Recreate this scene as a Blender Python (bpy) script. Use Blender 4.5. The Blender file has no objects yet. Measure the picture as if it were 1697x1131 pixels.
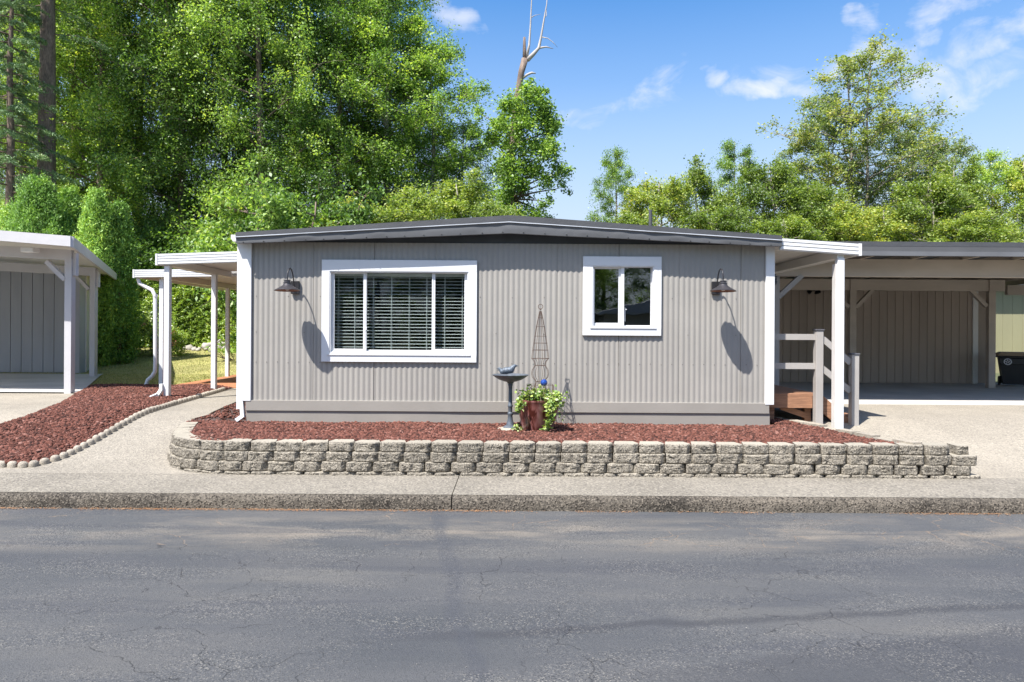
import bpy, math, random
import numpy as np
from math import sin, cos, pi, radians
from mathutils import Vector, Matrix, noise as mnoise

# ---------------------------------------------------------------- camera, sky, sun
S = bpy.context.scene
F = 1131.0; CX = 848.5; CY = 550.0; CZ = 1.75; ROLL = radians(0.35)
cam = bpy.data.cameras.new('camera'); cam_o = bpy.data.objects.new('camera', cam)
S.collection.objects.link(cam_o); S.camera = cam_o
cam.sensor_width = 36; cam.lens = F/1697*36; cam.clip_end = 3000; cam.clip_start = 0.05
cam.shift_y = -(565.5-CY)/1697
cam_o.location = (0, 0, CZ); cam_o.rotation_euler = (pi/2, -ROLL, 0)
S.view_settings.view_transform = 'Standard'; S.view_settings.look = 'None'
S.view_settings.exposure = 1.12; S.view_settings.gamma = 1
SUN_V = Vector((-0.86, -1.0, 2.17)).normalized()
sl = bpy.data.lights.new('sun', 'SUN'); sl.energy = 5.0; sl.angle = radians(0.5); sl.color = (1, 0.97, 0.925)
so = bpy.data.objects.new('sun', sl); S.collection.objects.link(so)
so.rotation_euler = SUN_V.to_track_quat('Z', 'Y').to_euler()
W_ = bpy.data.worlds.new('World'); S.world = W_; W_.use_nodes = True

def N(nt, typ, **kw):
    n = nt.nodes.new(typ)
    for k, v in kw.items(): setattr(n, k, v)
    return n
def ramp(nt, fac, stops, interp='LINEAR'):
    r = N(nt, 'ShaderNodeValToRGB'); r.color_ramp.interpolation = interp
    e = r.color_ramp.elements
    while len(e) > 1: e.remove(e[-1])
    for i, (p, c) in enumerate(stops):
        x = e[0] if i == 0 else e.new(p)
        x.position = p
        x.color = (c, c, c, 1) if isinstance(c, (int, float)) else (*c, 1)
    nt.links.new(fac, r.inputs[0]); return r.outputs[0]
def math_n(nt, op, a, b=None, c=None, clamp=False):
    m = N(nt, 'ShaderNodeMath', operation=op, use_clamp=clamp)
    for i, v in enumerate((a, b, c)):
        if v is None: continue
        if isinstance(v, (int, float)): m.inputs[i].default_value = v
        else: nt.links.new(v, m.inputs[i])
    return m.outputs[0]
def noise_n(nt, vec, scale, detail=4, rough=.55, dist=0):
    n = N(nt, 'ShaderNodeTexNoise'); n.inputs['Scale'].default_value = scale
    n.inputs['Detail'].default_value = detail; n.inputs['Roughness'].default_value = rough
    n.inputs['Distortion'].default_value = dist
    nt.links.new(vec, n.inputs['Vector']); return n.outputs[0]
def mixc(nt, fac, a, b, blend='MIX'):
    m = N(nt, 'ShaderNodeMix', data_type='RGBA', blend_type=blend)
    for s, v in ((0, fac), (6, a), (7, b)):
        if isinstance(v, (int, float)): m.inputs[s].default_value = v
        elif isinstance(v, tuple): m.inputs[s].default_value = (*v, 1)
        else: nt.links.new(v, m.inputs[s])
    return m.outputs[2]
def vscale(nt, vec, s):
    m = N(nt, 'ShaderNodeVectorMath', operation='MULTIPLY'); nt.links.new(vec, m.inputs[0]); m.inputs[1].default_value = s
    return m.outputs[0]

def build_world():
    nt = W_.node_tree; nt.nodes.clear()
    out = N(nt, 'ShaderNodeOutputWorld'); bg = N(nt, 'ShaderNodeBackground'); bg.inputs[1].default_value = 0.09
    sky = N(nt, 'ShaderNodeTexSky', sky_type='NISHITA', sun_disc=False)
    sky.sun_elevation = math.asin(SUN_V.z); sky.sun_rotation = math.atan2(SUN_V.x, SUN_V.y) % (2*pi)
    sky.air_density = 1.0; sky.dust_density = 1.3; sky.ozone_density = 3.0; sky.altitude = 50
    tc = N(nt, 'ShaderNodeTexCoord'); vec = tc.outputs['Generated']
    hs = N(nt, 'ShaderNodeHueSaturation'); hs.inputs['Saturation'].default_value = 1.3; hs.inputs['Value'].default_value = 1.3
    nt.links.new(sky.outputs[0], hs.inputs['Color'])
    # clouds: soft patches round a few directions, broken up by noise
    nz = N(nt, 'ShaderNodeTexNoise'); nz.inputs['Scale'].default_value = 9; nz.inputs['Detail'].default_value = 8
    nt.links.new(vec, nz.inputs['Vector'])
    off = N(nt, 'ShaderNodeVectorMath', operation='SUBTRACT'); nt.links.new(nz.outputs['Color'], off.inputs[0]); off.inputs[1].default_value = (.5, .5, .5)
    off2 = vscale(nt, off.outputs[0], (.2, .2, .17))
    wv = N(nt, 'ShaderNodeVectorMath', operation='ADD'); nt.links.new(vec, wv.inputs[0]); nt.links.new(off2, wv.inputs[1])
    tot = None
    clouds = [(1440, 85, 95, 38, 1.0), (1530, 120, 110, 45, .75), (1265, 150, 85, 28, .95), (1165, 132, 24, 26, .7), (1560, 30, 60, 26, .8),
              (1690, 20, 60, 60, .8), (1660, 150, 60, 22, .6), (745, 50, 42, 30, .7), (700, 15, 40, 40, .8), (965, 215, 30, 16, .5),
              (1015, 195, 40, 12, .35), (1620, 65, 60, 35, .6), (1500, 150, 190, 60, .5), (1300, 120, 120, 40, .45), (990, 200, 70, 30, .45), (1120, 175, 90, 50, .42), ]
    for (px, py, rx, ry, st) in clouds:
        dx, dy = px-CX, py-CY
        d = Vector((dx*cos(ROLL)+dy*sin(ROLL), F, -(-dx*sin(ROLL)+dy*cos(ROLL)))); L = d.length; d.normalize()
        u = Vector((0, 0, 1)); rgt = d.cross(u).normalized(); up = rgt.cross(d)
        s = N(nt, 'ShaderNodeVectorMath', operation='SUBTRACT'); nt.links.new(wv.outputs[0], s.inputs[0]); s.inputs[1].default_value = d
        a = N(nt, 'ShaderNodeVectorMath', operation='DOT_PRODUCT'); nt.links.new(s.outputs[0], a.inputs[0]); a.inputs[1].default_value = rgt*(L/rx)
        b = N(nt, 'ShaderNodeVectorMath', operation='DOT_PRODUCT'); nt.links.new(s.outputs[0], b.inputs[0]); b.inputs[1].default_value = up*(L/ry)
        fr = N(nt, 'ShaderNodeVectorMath', operation='DOT_PRODUCT'); nt.links.new(s.outputs[0], fr.inputs[0]); fr.inputs[1].default_value = d*2
        rr = math_n(nt, 'ADD', math_n(nt, 'MULTIPLY', a.outputs['Value'], a.outputs['Value']), math_n(nt, 'MULTIPLY', b.outputs['Value'], b.outputs['Value']))
        rr = math_n(nt, 'ADD', rr, math_n(nt, 'MULTIPLY', fr.outputs['Value'], fr.outputs['Value']))
        m = math_n(nt, 'MULTIPLY', math_n(nt, 'SUBTRACT', 1.0, math_n(nt, 'MULTIPLY', rr, .8), clamp=True), st)
        tot = m if tot is None else math_n(nt, 'MAXIMUM', tot, m)
    n2 = noise_n(nt, vscale(nt, vec, (1, 1, 1.6)), 13, 9, .62, .6)
    k = math_n(nt, 'ADD', tot, math_n(nt, 'MULTIPLY_ADD', n2, 2.2, -1.38))
    k = math_n(nt, 'MULTIPLY', k, math_n(nt, 'MULTIPLY', tot, 5, clamp=True))
    k = ramp(nt, k, [(0.0, 0), (.2, .13), (.5, .42), (1, .85)])
    # summer haze whitens the sky towards the horizon
    sz = N(nt, 'ShaderNodeSeparateXYZ'); nt.links.new(vec, sz.inputs[0])
    hz = ramp(nt, sz.outputs[2], [(.12, .93), (.235, .56), (.34, .22), (.45, 0)])
    skyc = mixc(nt, hz, hs.outputs[0], (3.7, 4.25, 5.0))
    col = mixc(nt, k, skyc, (5.3, 5.4, 5.7))
    nt.links.new(col, bg.inputs[0]); nt.links.new(bg.outputs[0], out.inputs[0])
build_world()

# ---------------------------------------------------------------- helpers
col = S.collection
rng = np.random.default_rng(7); random.seed(7)
def smooth(t): t = min(1, max(0, t)); return t*t*(3-2*t)
def ground_z(Y, X=0):
    if Y <= 7.62: return 0.13 if Y > 6.66 else 0.0
    z = 0.13 + 0.37*smooth((Y-7.62)/2.8)
    if Y > 19: z += 0.085*(min(Y, 60)-19)
    return z
def W(px, py, Y):
    dx, dy = px-CX, py-CY
    a = dx*cos(ROLL)+dy*sin(ROLL); b = -dx*sin(ROLL)+dy*cos(ROLL)
    return Vector((a*Y/F, Y, CZ-b*Y/F))
def G(px, py):
    Y = 3.0
    while Y < 60:
        p = W(px, py, Y)
        if p.z <= ground_z(Y): return p
        Y += .01
    return p

class MB:
    def __init__(s): s.v = []; s.f = []; s.m = None
    def add(s, vs, fs):
        n = len(s.v); s.v += [tuple(v) for v in vs]; s.f += [tuple(i+n for i in f) for f in fs]; return s
    def box(s, x0, x1, y0, y1, z0, z1, bev=0):
        if bev <= 0:
            return s.add([(x, y, z) for x in (x0, x1) for y in (y0, y1) for z in (z0, z1)],
                         [(0, 1, 3, 2), (4, 6, 7, 5), (0, 4, 5, 1), (2, 3, 7, 6), (0, 2, 6, 4), (1, 5, 7, 3)])
        b = bev; prof = [(x0+b, y0), (x1-b, y0), (x1, y0+b), (x1, y1-b), (x1-b, y1), (x0+b, y1), (x0, y1-b), (x0, y0+b)]
        ins = [(x0+b, y0+b), (x1-b, y0+b), (x1-b, y0+b), (x1-b, y1-b), (x1-b, y1-b), (x0+b, y1-b), (x0+b, y1-b), (x0+b, y0+b)]
        vs = [(*p, z0) for p in ins]+[(*p, z0+b) for p in prof]+[(*p, z1-b) for p in prof]+[(*p, z1) for p in ins]
        fs = [(r*8+i, r*8+(i+1) % 8, r*8+8+(i+1) % 8, r*8+8+i) for r in range(3) for i in range(8)]
        fs += [tuple(range(7, -1, -1)), tuple(range(24, 32))]
        return s.add(vs, fs)
    def bar(s, a, b, w, h, up=(0, 0, 1)):
        a = Vector(a); b = Vector(b); d = (b-a).normalized(); u = Vector(up)
        sd = d.cross(u).normalized(); u = sd.cross(d)
        vs = [p+sd*(i*w/2)+u*(j*h/2) for p in (a, b) for (i, j) in ((-1, -1), (1, -1), (1, 1), (-1, 1))]
        return s.add(vs, [(3, 2, 1, 0), (4, 5, 6, 7), (0, 1, 5, 4), (1, 2, 6, 5), (2, 3, 7, 6), (3, 0, 4, 7)])
    def prism(s, poly, axis, a, b):      # poly in the two other axes
        n = len(poly)
        def mk(p, t):
            return (t, p[0], p[1]) if axis == 'x' else (p[0], t, p[1]) if axis == 'y' else (p[0], p[1], t)
        vs = [mk(p, a) for p in poly]+[mk(p, b) for p in poly]
        return s.add(vs, [tuple(range(n)), tuple(range(2*n-1, n-1, -1))]+[(i, i+n, (i+1) % n+n, (i+1) % n) for i in range(n)])
    def tube(s, pts, r, seg=8, cap=True):
        pts = [Vector(p) for p in pts]; n = len(pts); rs = r if isinstance(r, (list, tuple)) else [r]*n
        vs = []; prev = None
        for i, p in enumerate(pts):
            d = (pts[min(i+1, n-1)]-pts[max(i-1, 0)]).normalized()
            if prev is None: u = d.orthogonal().normalized()
            else: u = (prev-d*prev.dot(d)).normalized()
            prev = u; w = d.cross(u)
            vs += [p+(u*cos(2*pi*k/seg)+w*sin(2*pi*k/seg))*rs[i] for k in range(seg)]
        fs = [(i*seg+k, i*seg+(k+1) % seg, (i+1)*seg+(k+1) % seg, (i+1)*seg+k) for i in range(n-1) for k in range(seg)]
        if cap: fs += [tuple(range(seg-1, -1, -1)), tuple(range((n-1)*seg, n*seg))]
        return s.add(vs, fs)
    def lathe(s, prof, c=(0, 0, 0), seg=24, M=None, closed=False):
        vs = []; fs = []; n = len(prof)
        for (r, z) in prof: vs += [Vector((r*cos(2*pi*k/seg), r*sin(2*pi*k/seg), z)) for k in range(seg)]
        for i in range(n-1): fs += [(i*seg+k, i*seg+(k+1) % seg, (i+1)*seg+(k+1) % seg, (i+1)*seg+k) for k in range(seg)]
        if closed: fs += [tuple(range(seg-1, -1, -1)), tuple(range((n-1)*seg, n*seg))]
        if M is not None: vs = [M @ v for v in vs]
        return s.add([v+Vector(c) for v in vs], fs)
    def np(s, v, f): s.m = (v, f); return s

ORG = {}
def link(o, parent=None):
    col.objects.link(o)
    if parent is not None: o.parent = parent
    return o
def np_mesh(name, V, Fq):
    me = bpy.data.meshes.new(name); V = np.asarray(V, dtype=np.float32); Fq = np.asarray(Fq, dtype=np.int32); k = Fq.shape[1]
    me.vertices.add(len(V)); me.vertices.foreach_set('co', V.ravel())
    me.loops.add(Fq.size); me.loops.foreach_set('vertex_index', Fq.ravel())
    me.polygons.add(len(Fq)); me.polygons.foreach_set('loop_start', np.arange(len(Fq), dtype=np.int32)*k)
    me.update(calc_edges=True); return me
def obj(name, mb, mat, parent=None, sm=False, label=None, autosm=None):
    off = ORG.get(parent.name, Vector((0, 0, 0))) if parent is not None else Vector((0, 0, 0))
    me = bpy.data.meshes.new(name)
    me.from_pydata([(v[0]-off.x, v[1]-off.y, v[2]-off.z) for v in mb.v], [], mb.f); me.update()
    if sm:
        me.polygons.foreach_set('use_smooth', [True]*len(me.polygons))
        if autosm:
            me.set_sharp_from_angle(angle=radians(autosm))
    me.materials.append(mat)
    o = bpy.data.objects.new(name, me); link(o, parent); ORG[o.name] = off
    if label: o['label'] = label
    return o
def merge_in(o, mb, mat, parent):
    """adds faces of a second material to a part's mesh"""
    import bmesh
    off = ORG[o.name]; me = o.data; me.materials.append(mat); bm = bmesh.new(); bm.from_mesh(me)
    vs = [bm.verts.new((v[0]-off.x, v[1]-off.y, v[2]-off.z)) for v in mb.v]
    for f in mb.f:
        try: fc = bm.faces.new([vs[i] for i in f]); fc.material_index = len(me.materials)-1
        except ValueError: pass
    bm.to_mesh(me); bm.free()
def thing(name, loc, label, cat, group=None, rz=0):
    o = bpy.data.objects.new(name, None); o.empty_display_size = .2; o.location = loc; o.rotation_euler = (0, 0, rz)
    link(o); ORG[o.name] = Vector(loc); return tag(o, label, cat, group)
def tag(o, label=None, cat=None, group=None, kind=None):
    if label: o['label'] = label
    if cat: o['category'] = cat
    if group: o['group'] = group
    if kind: o['kind'] = kind
    return o
def copy_tree(o, parent=None):
    c = o.copy(); link(c, parent); ORG[c.name] = ORG.get(o.name, Vector((0, 0, 0)))
    for ch in list(o.children): copy_tree(ch, c)
    return c

# ---------------------------------------------------------------- materials
def base_mat(name):
    m = bpy.data.materials.new(name); m.use_nodes = True; nt = m.node_tree
    b = nt.nodes['Principled BSDF']; return m, nt, b
def coords(nt, stretch=None):
    v = N(nt, 'ShaderNodeTexCoord').outputs['Object']
    return vscale(nt, v, stretch) if stretch else v
def pm(name, c, rough=.6, var=.12, scale=3, bump=0, bscale=80, metallic=0, stretch=None, fine=0, spec=.5):
    m, nt, b = base_mat(name); v = coords(nt, stretch)
    f = noise_n(nt, v, scale, 6, .6)
    lo = tuple(x*(1-var) for x in c); hi = tuple(min(1, x*(1+var)) for x in c)
    cc = ramp(nt, f, [(.3, lo), (.7, hi)])
    if fine:
        g = noise_n(nt, v, bscale, 2); cc = mixc(nt, 1, cc, ramp(nt, g, [(.3, 1-fine), (.7, 1+fine)]), 'MULTIPLY')
    nt.links.new(cc, b.inputs['Base Color']); b.inputs['Roughness'].default_value = rough; b.inputs['Metallic'].default_value = metallic
    b.inputs['Specular IOR Level'].default_value = spec
    if bump:
        bp = N(nt, 'ShaderNodeBump'); bp.inputs['Strength'].default_value = bump; bp.inputs['Distance'].default_value = .01
        nt.links.new(noise_n(nt, v, bscale, 5, .6), bp.inputs['Height']); nt.links.new(bp.outputs[0], b.inputs['Normal'])
    return m
def leaf_mat(name, c1, c2, c3, rough=.46, trans=.45, nscale=.45):
    m, nt, b = base_mat(name)
    g = N(nt, 'ShaderNodeNewGeometry'); r = g.outputs['Random Per Island']
    v = N(nt, 'ShaderNodeTexCoord').outputs['Object']
    oi = N(nt, 'ShaderNodeObjectInfo').outputs['Random']
    f = math_n(nt, 'ADD', math_n(nt, 'MULTIPLY', r, .55), math_n(nt, 'MULTIPLY_ADD', noise_n(nt, v, nscale, 4, .65), 1.1, -.25))
    f = math_n(nt, 'ADD', f, math_n(nt, 'MULTIPLY_ADD', oi, .36, -.26))
    cc = ramp(nt, f, [(.2, c1), (.5, c2), (.82, c3), (1, (min(.7, c3[0]*1.35), c3[1]*1.08, c3[2]*.8))])  # last, yellower stop paints in strongly sunlit leaf patches
    nt.links.new(cc, b.inputs['Base Color']); b.inputs['Roughness'].default_value = rough
    b.inputs['Specular IOR Level'].default_value = .5
    t = N(nt, 'ShaderNodeBsdfTranslucent'); tcol = mixc(nt, 1, cc, (1.25, 1.3, .5), 'MULTIPLY'); nt.links.new(tcol, t.inputs[0])
    mx = N(nt, 'ShaderNodeMixShader'); mx.inputs[0].default_value = trans
    nt.links.new(b.outputs[0], mx.inputs[1]); nt.links.new(t.outputs[0], mx.inputs[2])
    nt.links.new(mx.outputs[0], nt.nodes['Material Output'].inputs[0])
    return m
def rand_mat(name, stops, rough=.85, bump=.5, bscale=90, spec=.3):
    m, nt, b = base_mat(name); g = N(nt, 'ShaderNodeNewGeometry')
    nt.links.new(ramp(nt, g.outputs['Random Per Island'], stops), b.inputs['Base Color']); b.inputs['Roughness'].default_value = rough
    b.inputs['Specular IOR Level'].default_value = spec
    if bump:
        bp = N(nt, 'ShaderNodeBump'); bp.inputs['Strength'].default_value = bump; bp.inputs['Distance'].default_value = .01
        nt.links.new(noise_n(nt, coords(nt), bscale, 3), bp.inputs['Height']); nt.links.new(bp.outputs[0], b.inputs['Normal'])
    return m

def asphalt():
    m, nt, b = base_mat('asphalt'); v = coords(nt)
    big = noise_n(nt, vscale(nt, v, (.35, 1.4, 1)), 1.0, 5, .55, .4)
    cc = ramp(nt, big, [(.3, (.05, .053, .057)), (.52, (.067, .068, .07)), (.7, (.092, .089, .084))])
    # dusty tan worn zones near the kerb
    sep = N(nt, 'ShaderNodeSeparateXYZ'); nt.links.new(v, sep.inputs[0]); Y = sep.outputs[1]; X = sep.outputs[0]
    near = ramp(nt, Y, [(.0, 0), (1, 0)])
    yk = math_n(nt, 'SUBTRACT', 1, math_n(nt, 'MULTIPLY', math_n(nt, 'ABSOLUTE', math_n(nt, 'SUBTRACT', Y, 5.95)), 1.5), clamp=True)
    dust = math_n(nt, 'MULTIPLY', yk, ramp(nt, noise_n(nt, vscale(nt, v, (.5, 1.6, 1)), 1.3, 6, .65), [(.45, 0), (.66, .85)]))
    cc = mixc(nt, dust, cc, (.2, .17, .133))
    # long curved sealer streaks
    wob = noise_n(nt, vscale(nt, v, (.12, .12, 1)), 1.0, 2)
    yy = math_n(nt, 'ADD', Y, math_n(nt, 'MULTIPLY', wob, 2.4))
    st = noise_n(nt, vscale(nt, v, (.25, 2.2, 1)), 1.4, 3, .5, .8)
    cc = mixc(nt, ramp(nt, st, [(.56, 0), (.62, .55)]), cc, (.05, .052, .058))
    w = N(nt, 'ShaderNodeTexWave', bands_direction='Y'); w.inputs['Scale'].default_value = .16; w.inputs['Distortion'].default_value = 3.5
    w.inputs['Detail'].default_value = 2; w.inputs['Detail Scale'].default_value = .35
    nt.links.new(vscale(nt, v, (.35, 1, 1)), w.inputs['Vector'])
    cc = mixc(nt, ramp(nt, w.outputs[1], [(.93, 0), (.97, .4)]), cc, (.047, .049, .055))
    # sealer lines: a curved pour line, a darker patch and a wandering seam
    wb = math_n(nt, 'MULTIPLY_ADD', noise_n(nt, v, 1.6, 4), .22, -.11)
    def band(expr, w_, soft): return math_n(nt, 'SUBTRACT', 1, math_n(nt, 'DIVIDE', math_n(nt, 'SUBTRACT', math_n(nt, 'ABSOLUTE', expr), w_, clamp=False), soft), clamp=True)
    d1 = math_n(nt, 'ADD', math_n(nt, 'SUBTRACT', Y, math_n(nt, 'MULTIPLY_ADD', X, .13, 3.97)), wb)
    m1 = math_n(nt, 'MULTIPLY', band(d1, .02, .05), math_n(nt, 'MULTIPLY', math_n(nt, 'ADD', X, .9), 1.2, clamp=True))
    cc = mixc(nt, math_n(nt, 'MULTIPLY', m1, .7), cc, (.036, .037, .041))
    d2 = math_n(nt, 'ADD', math_n(nt, 'SUBTRACT', math_n(nt, 'MULTIPLY_ADD', X, .25, 3.38), Y), wb)
    m2 = math_n(nt, 'MULTIPLY', math_n(nt, 'MULTIPLY', d2, 14, clamp=True), math_n(nt, 'MULTIPLY', math_n(nt, 'SUBTRACT', X, .3), 1.2, clamp=True))
    cc = mixc(nt, math_n(nt, 'MULTIPLY', m2, .6), cc, (.042, .043, .047))
    d3 = math_n(nt, 'ADD', math_n(nt, 'ADD', X, math_n(nt, 'MULTIPLY_ADD', Y, .17, -.41)), math_n(nt, 'MULTIPLY', wb, 1.2))
    cc = mixc(nt, math_n(nt, 'MULTIPLY', band(d3, .03, .05), .5), cc, (.045, .048, .056))
    # aggregate speckle
    sp = N(nt, 'ShaderNodeTexVoronoi'); sp.inputs['Scale'].default_value = 135; nt.links.new(v, sp.inputs['Vector'])
    wear = ramp(nt, noise_n(nt, vscale(nt, v, (.5, 1.2, 1)), 1.9, 5, .6), [(.42, .08), (.66, 1)])
    ss = N(nt, 'ShaderNodeSeparateColor'); nt.links.new(sp.outputs['Color'], ss.inputs[0])
    k = math_n(nt, 'MULTIPLY', ramp(nt, ss.outputs[0], [(.74, 0), (.96, .5)]), wear)
    cc = mixc(nt, k, cc, (.26, .24, .205))
    k2 = math_n(nt, 'MULTIPLY', ramp(nt, ss.outputs[1], [(.66, 0), (.9, .75)]), math_n(nt, 'MULTIPLY_ADD', wear, .7, .3))
    cc = mixc(nt, k2, cc, (.02, .021, .023))
    # cracks
    wn = N(nt, 'ShaderNodeTexNoise'); wn.inputs['Scale'].default_value = 5; wn.inputs['Detail'].default_value = 5; nt.links.new(v, wn.inputs['Vector'])
    o = N(nt, 'ShaderNodeVectorMath', operation='MULTIPLY_ADD'); nt.links.new(wn.outputs['Color'], o.inputs[0]); o.inputs[1].default_value = (.28, .28, 0); nt.links.new(v, o.inputs[2])
    cr = N(nt, 'ShaderNodeTexVoronoi', feature='DISTANCE_TO_EDGE'); cr.inputs['Scale'].default_value = 2.1; nt.links.new(vscale(nt, o.outputs[0], (.8, 1, 1)), cr.inputs['Vector'])
    line = ramp(nt, cr.outputs['Distance'], [(0, 1), (.012, 0)])
    zone = ramp(nt, noise_n(nt, v, .75, 3), [(.47, 0), (.55, 1)])
    brk = ramp(nt, noise_n(nt, v, 9, 3), [(.42, 0), (.5, 1)])
    cm = math_n(nt, 'MULTIPLY', math_n(nt, 'MULTIPLY', line, zone), brk)
    ccol = mixc(nt, ramp(nt, Y, [(0, 0), (1, 0)]), (.012, .012, .013), (.2, .14, .09))
    tan = math_n(nt, 'GREATER_THAN', Y, 5.55)
    ccol = mixc(nt, tan, (.011, .011, .012), (.24, .17, .11))
    cc = mixc(nt, math_n(nt, 'MULTIPLY', cm, .5), cc, ccol)
    nt.links.new(cc, b.inputs['Base Color']); b.inputs['Roughness'].default_value = .8; b.inputs['Specular IOR Level'].default_value = .35
    h = math_n(nt, 'ADD', math_n(nt, 'MULTIPLY', noise_n(nt, v, 130, 3, .7), .6), math_n(nt, 'MULTIPLY', sp.outputs['Distance'], .7))
    h = math_n(nt, 'SUBTRACT', h, math_n(nt, 'MULTIPLY', cm, 1.5))
    bp = N(nt, 'ShaderNodeBump'); bp.inputs['Strength'].default_value = .55; bp.inputs['Distance'].default_value = .006
    nt.links.new(h, bp.inputs['Height']); nt.links.new(bp.outputs[0], b.inputs['Normal']); return m
def concrete(name, c, dirt=.25, speck=.5, spsc=120, dark=(.09, .08, .07), bump=.4, wet=None):
    m, nt, b = base_mat(name); v = coords(nt)
    cc = ramp(nt, noise_n(nt, v, 1.1, 6, .6), [(.3, tuple(x*(1-dirt) for x in c)), (.7, tuple(x*(1+dirt*.5) for x in c))])
    vo = N(nt, 'ShaderNodeTexVoronoi'); vo.inputs['Scale'].default_value = spsc; nt.links.new(v, vo.inputs['Vector'])
    s = N(nt, 'ShaderNodeSeparateColor'); nt.links.new(vo.outputs['Color'], s.inputs[0])
    cc = mixc(nt, math_n(nt, 'MULTIPLY', ramp(nt, s.outputs[0], [(.5, 0), (.9, 1)]), speck*.8), cc, dark)
    cc = mixc(nt, math_n(nt, 'MULTIPLY', ramp(nt, s.outputs[1], [(.6, 0), (.9, 1)]), speck*.6), cc, tuple(min(.7, x*1.7) for x in c))
    st = ramp(nt, noise_n(nt, v, 5, 6, .7), [(.58, 0), (.75, .45)])
    cc = mixc(nt, math_n(nt, 'MULTIPLY', st, dirt*2), cc, dark)
    nt.links.new(cc, b.inputs['Base Color']); b.inputs['Roughness'].default_value = .85; b.inputs['Specular IOR Level'].default_value = .3
    bp = N(nt, 'ShaderNodeBump'); bp.inputs['Strength'].default_value = bump; bp.inputs['Distance'].default_value = .008
    h = math_n(nt, 'ADD', noise_n(nt, v, spsc, 4, .7), math_n(nt, 'MULTIPLY', vo.outputs['Distance'], .5))
    nt.links.new(h, bp.inputs['Height']); nt.links.new(bp.outputs[0], b.inputs['Normal']); return m
def glass_mat(ior=1.65):
    m = bpy.data.materials.new('window_glass'); m.use_nodes = True; nt = m.node_tree; nt.nodes.clear()
    out = N(nt, 'ShaderNodeOutputMaterial'); t = N(nt, 'ShaderNodeBsdfTransparent'); t.inputs[0].default_value = (.78, .81, .80, 1)
    g = N(nt, 'ShaderNodeBsdfGlossy'); g.inputs['Roughness'].default_value = .0
    fr = N(nt, 'ShaderNodeFresnel'); fr.inputs[0].default_value = ior
    bp = N(nt, 'ShaderNodeBump'); bp.inputs['Strength'].default_value = .02; bp.inputs['Distance'].default_value = .05
    nt.links.new(noise_n(nt, coords(nt), 2.2, 2), bp.inputs['Height']); nt.links.new(bp.outputs[0], g.inputs['Normal'])
    bf = N(nt, 'ShaderNodeNewGeometry').outputs['Backfacing']
    mx = N(nt, 'ShaderNodeMixShader'); nt.links.new(math_n(nt, 'MULTIPLY', fr.outputs[0], math_n(nt, 'SUBTRACT', 1, bf)), mx.inputs[0]); nt.links.new(t.outputs[0], mx.inputs[1]); nt.links.new(g.outputs[0], mx.inputs[2])
    nt.links.new(mx.outputs[0], out.inputs[0]); return m
def wood(name, c, stretch=(1, 12, 12)):
    return pm(name, c, .75, .35, 4, .3, 40, stretch=stretch, fine=.15)

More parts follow.
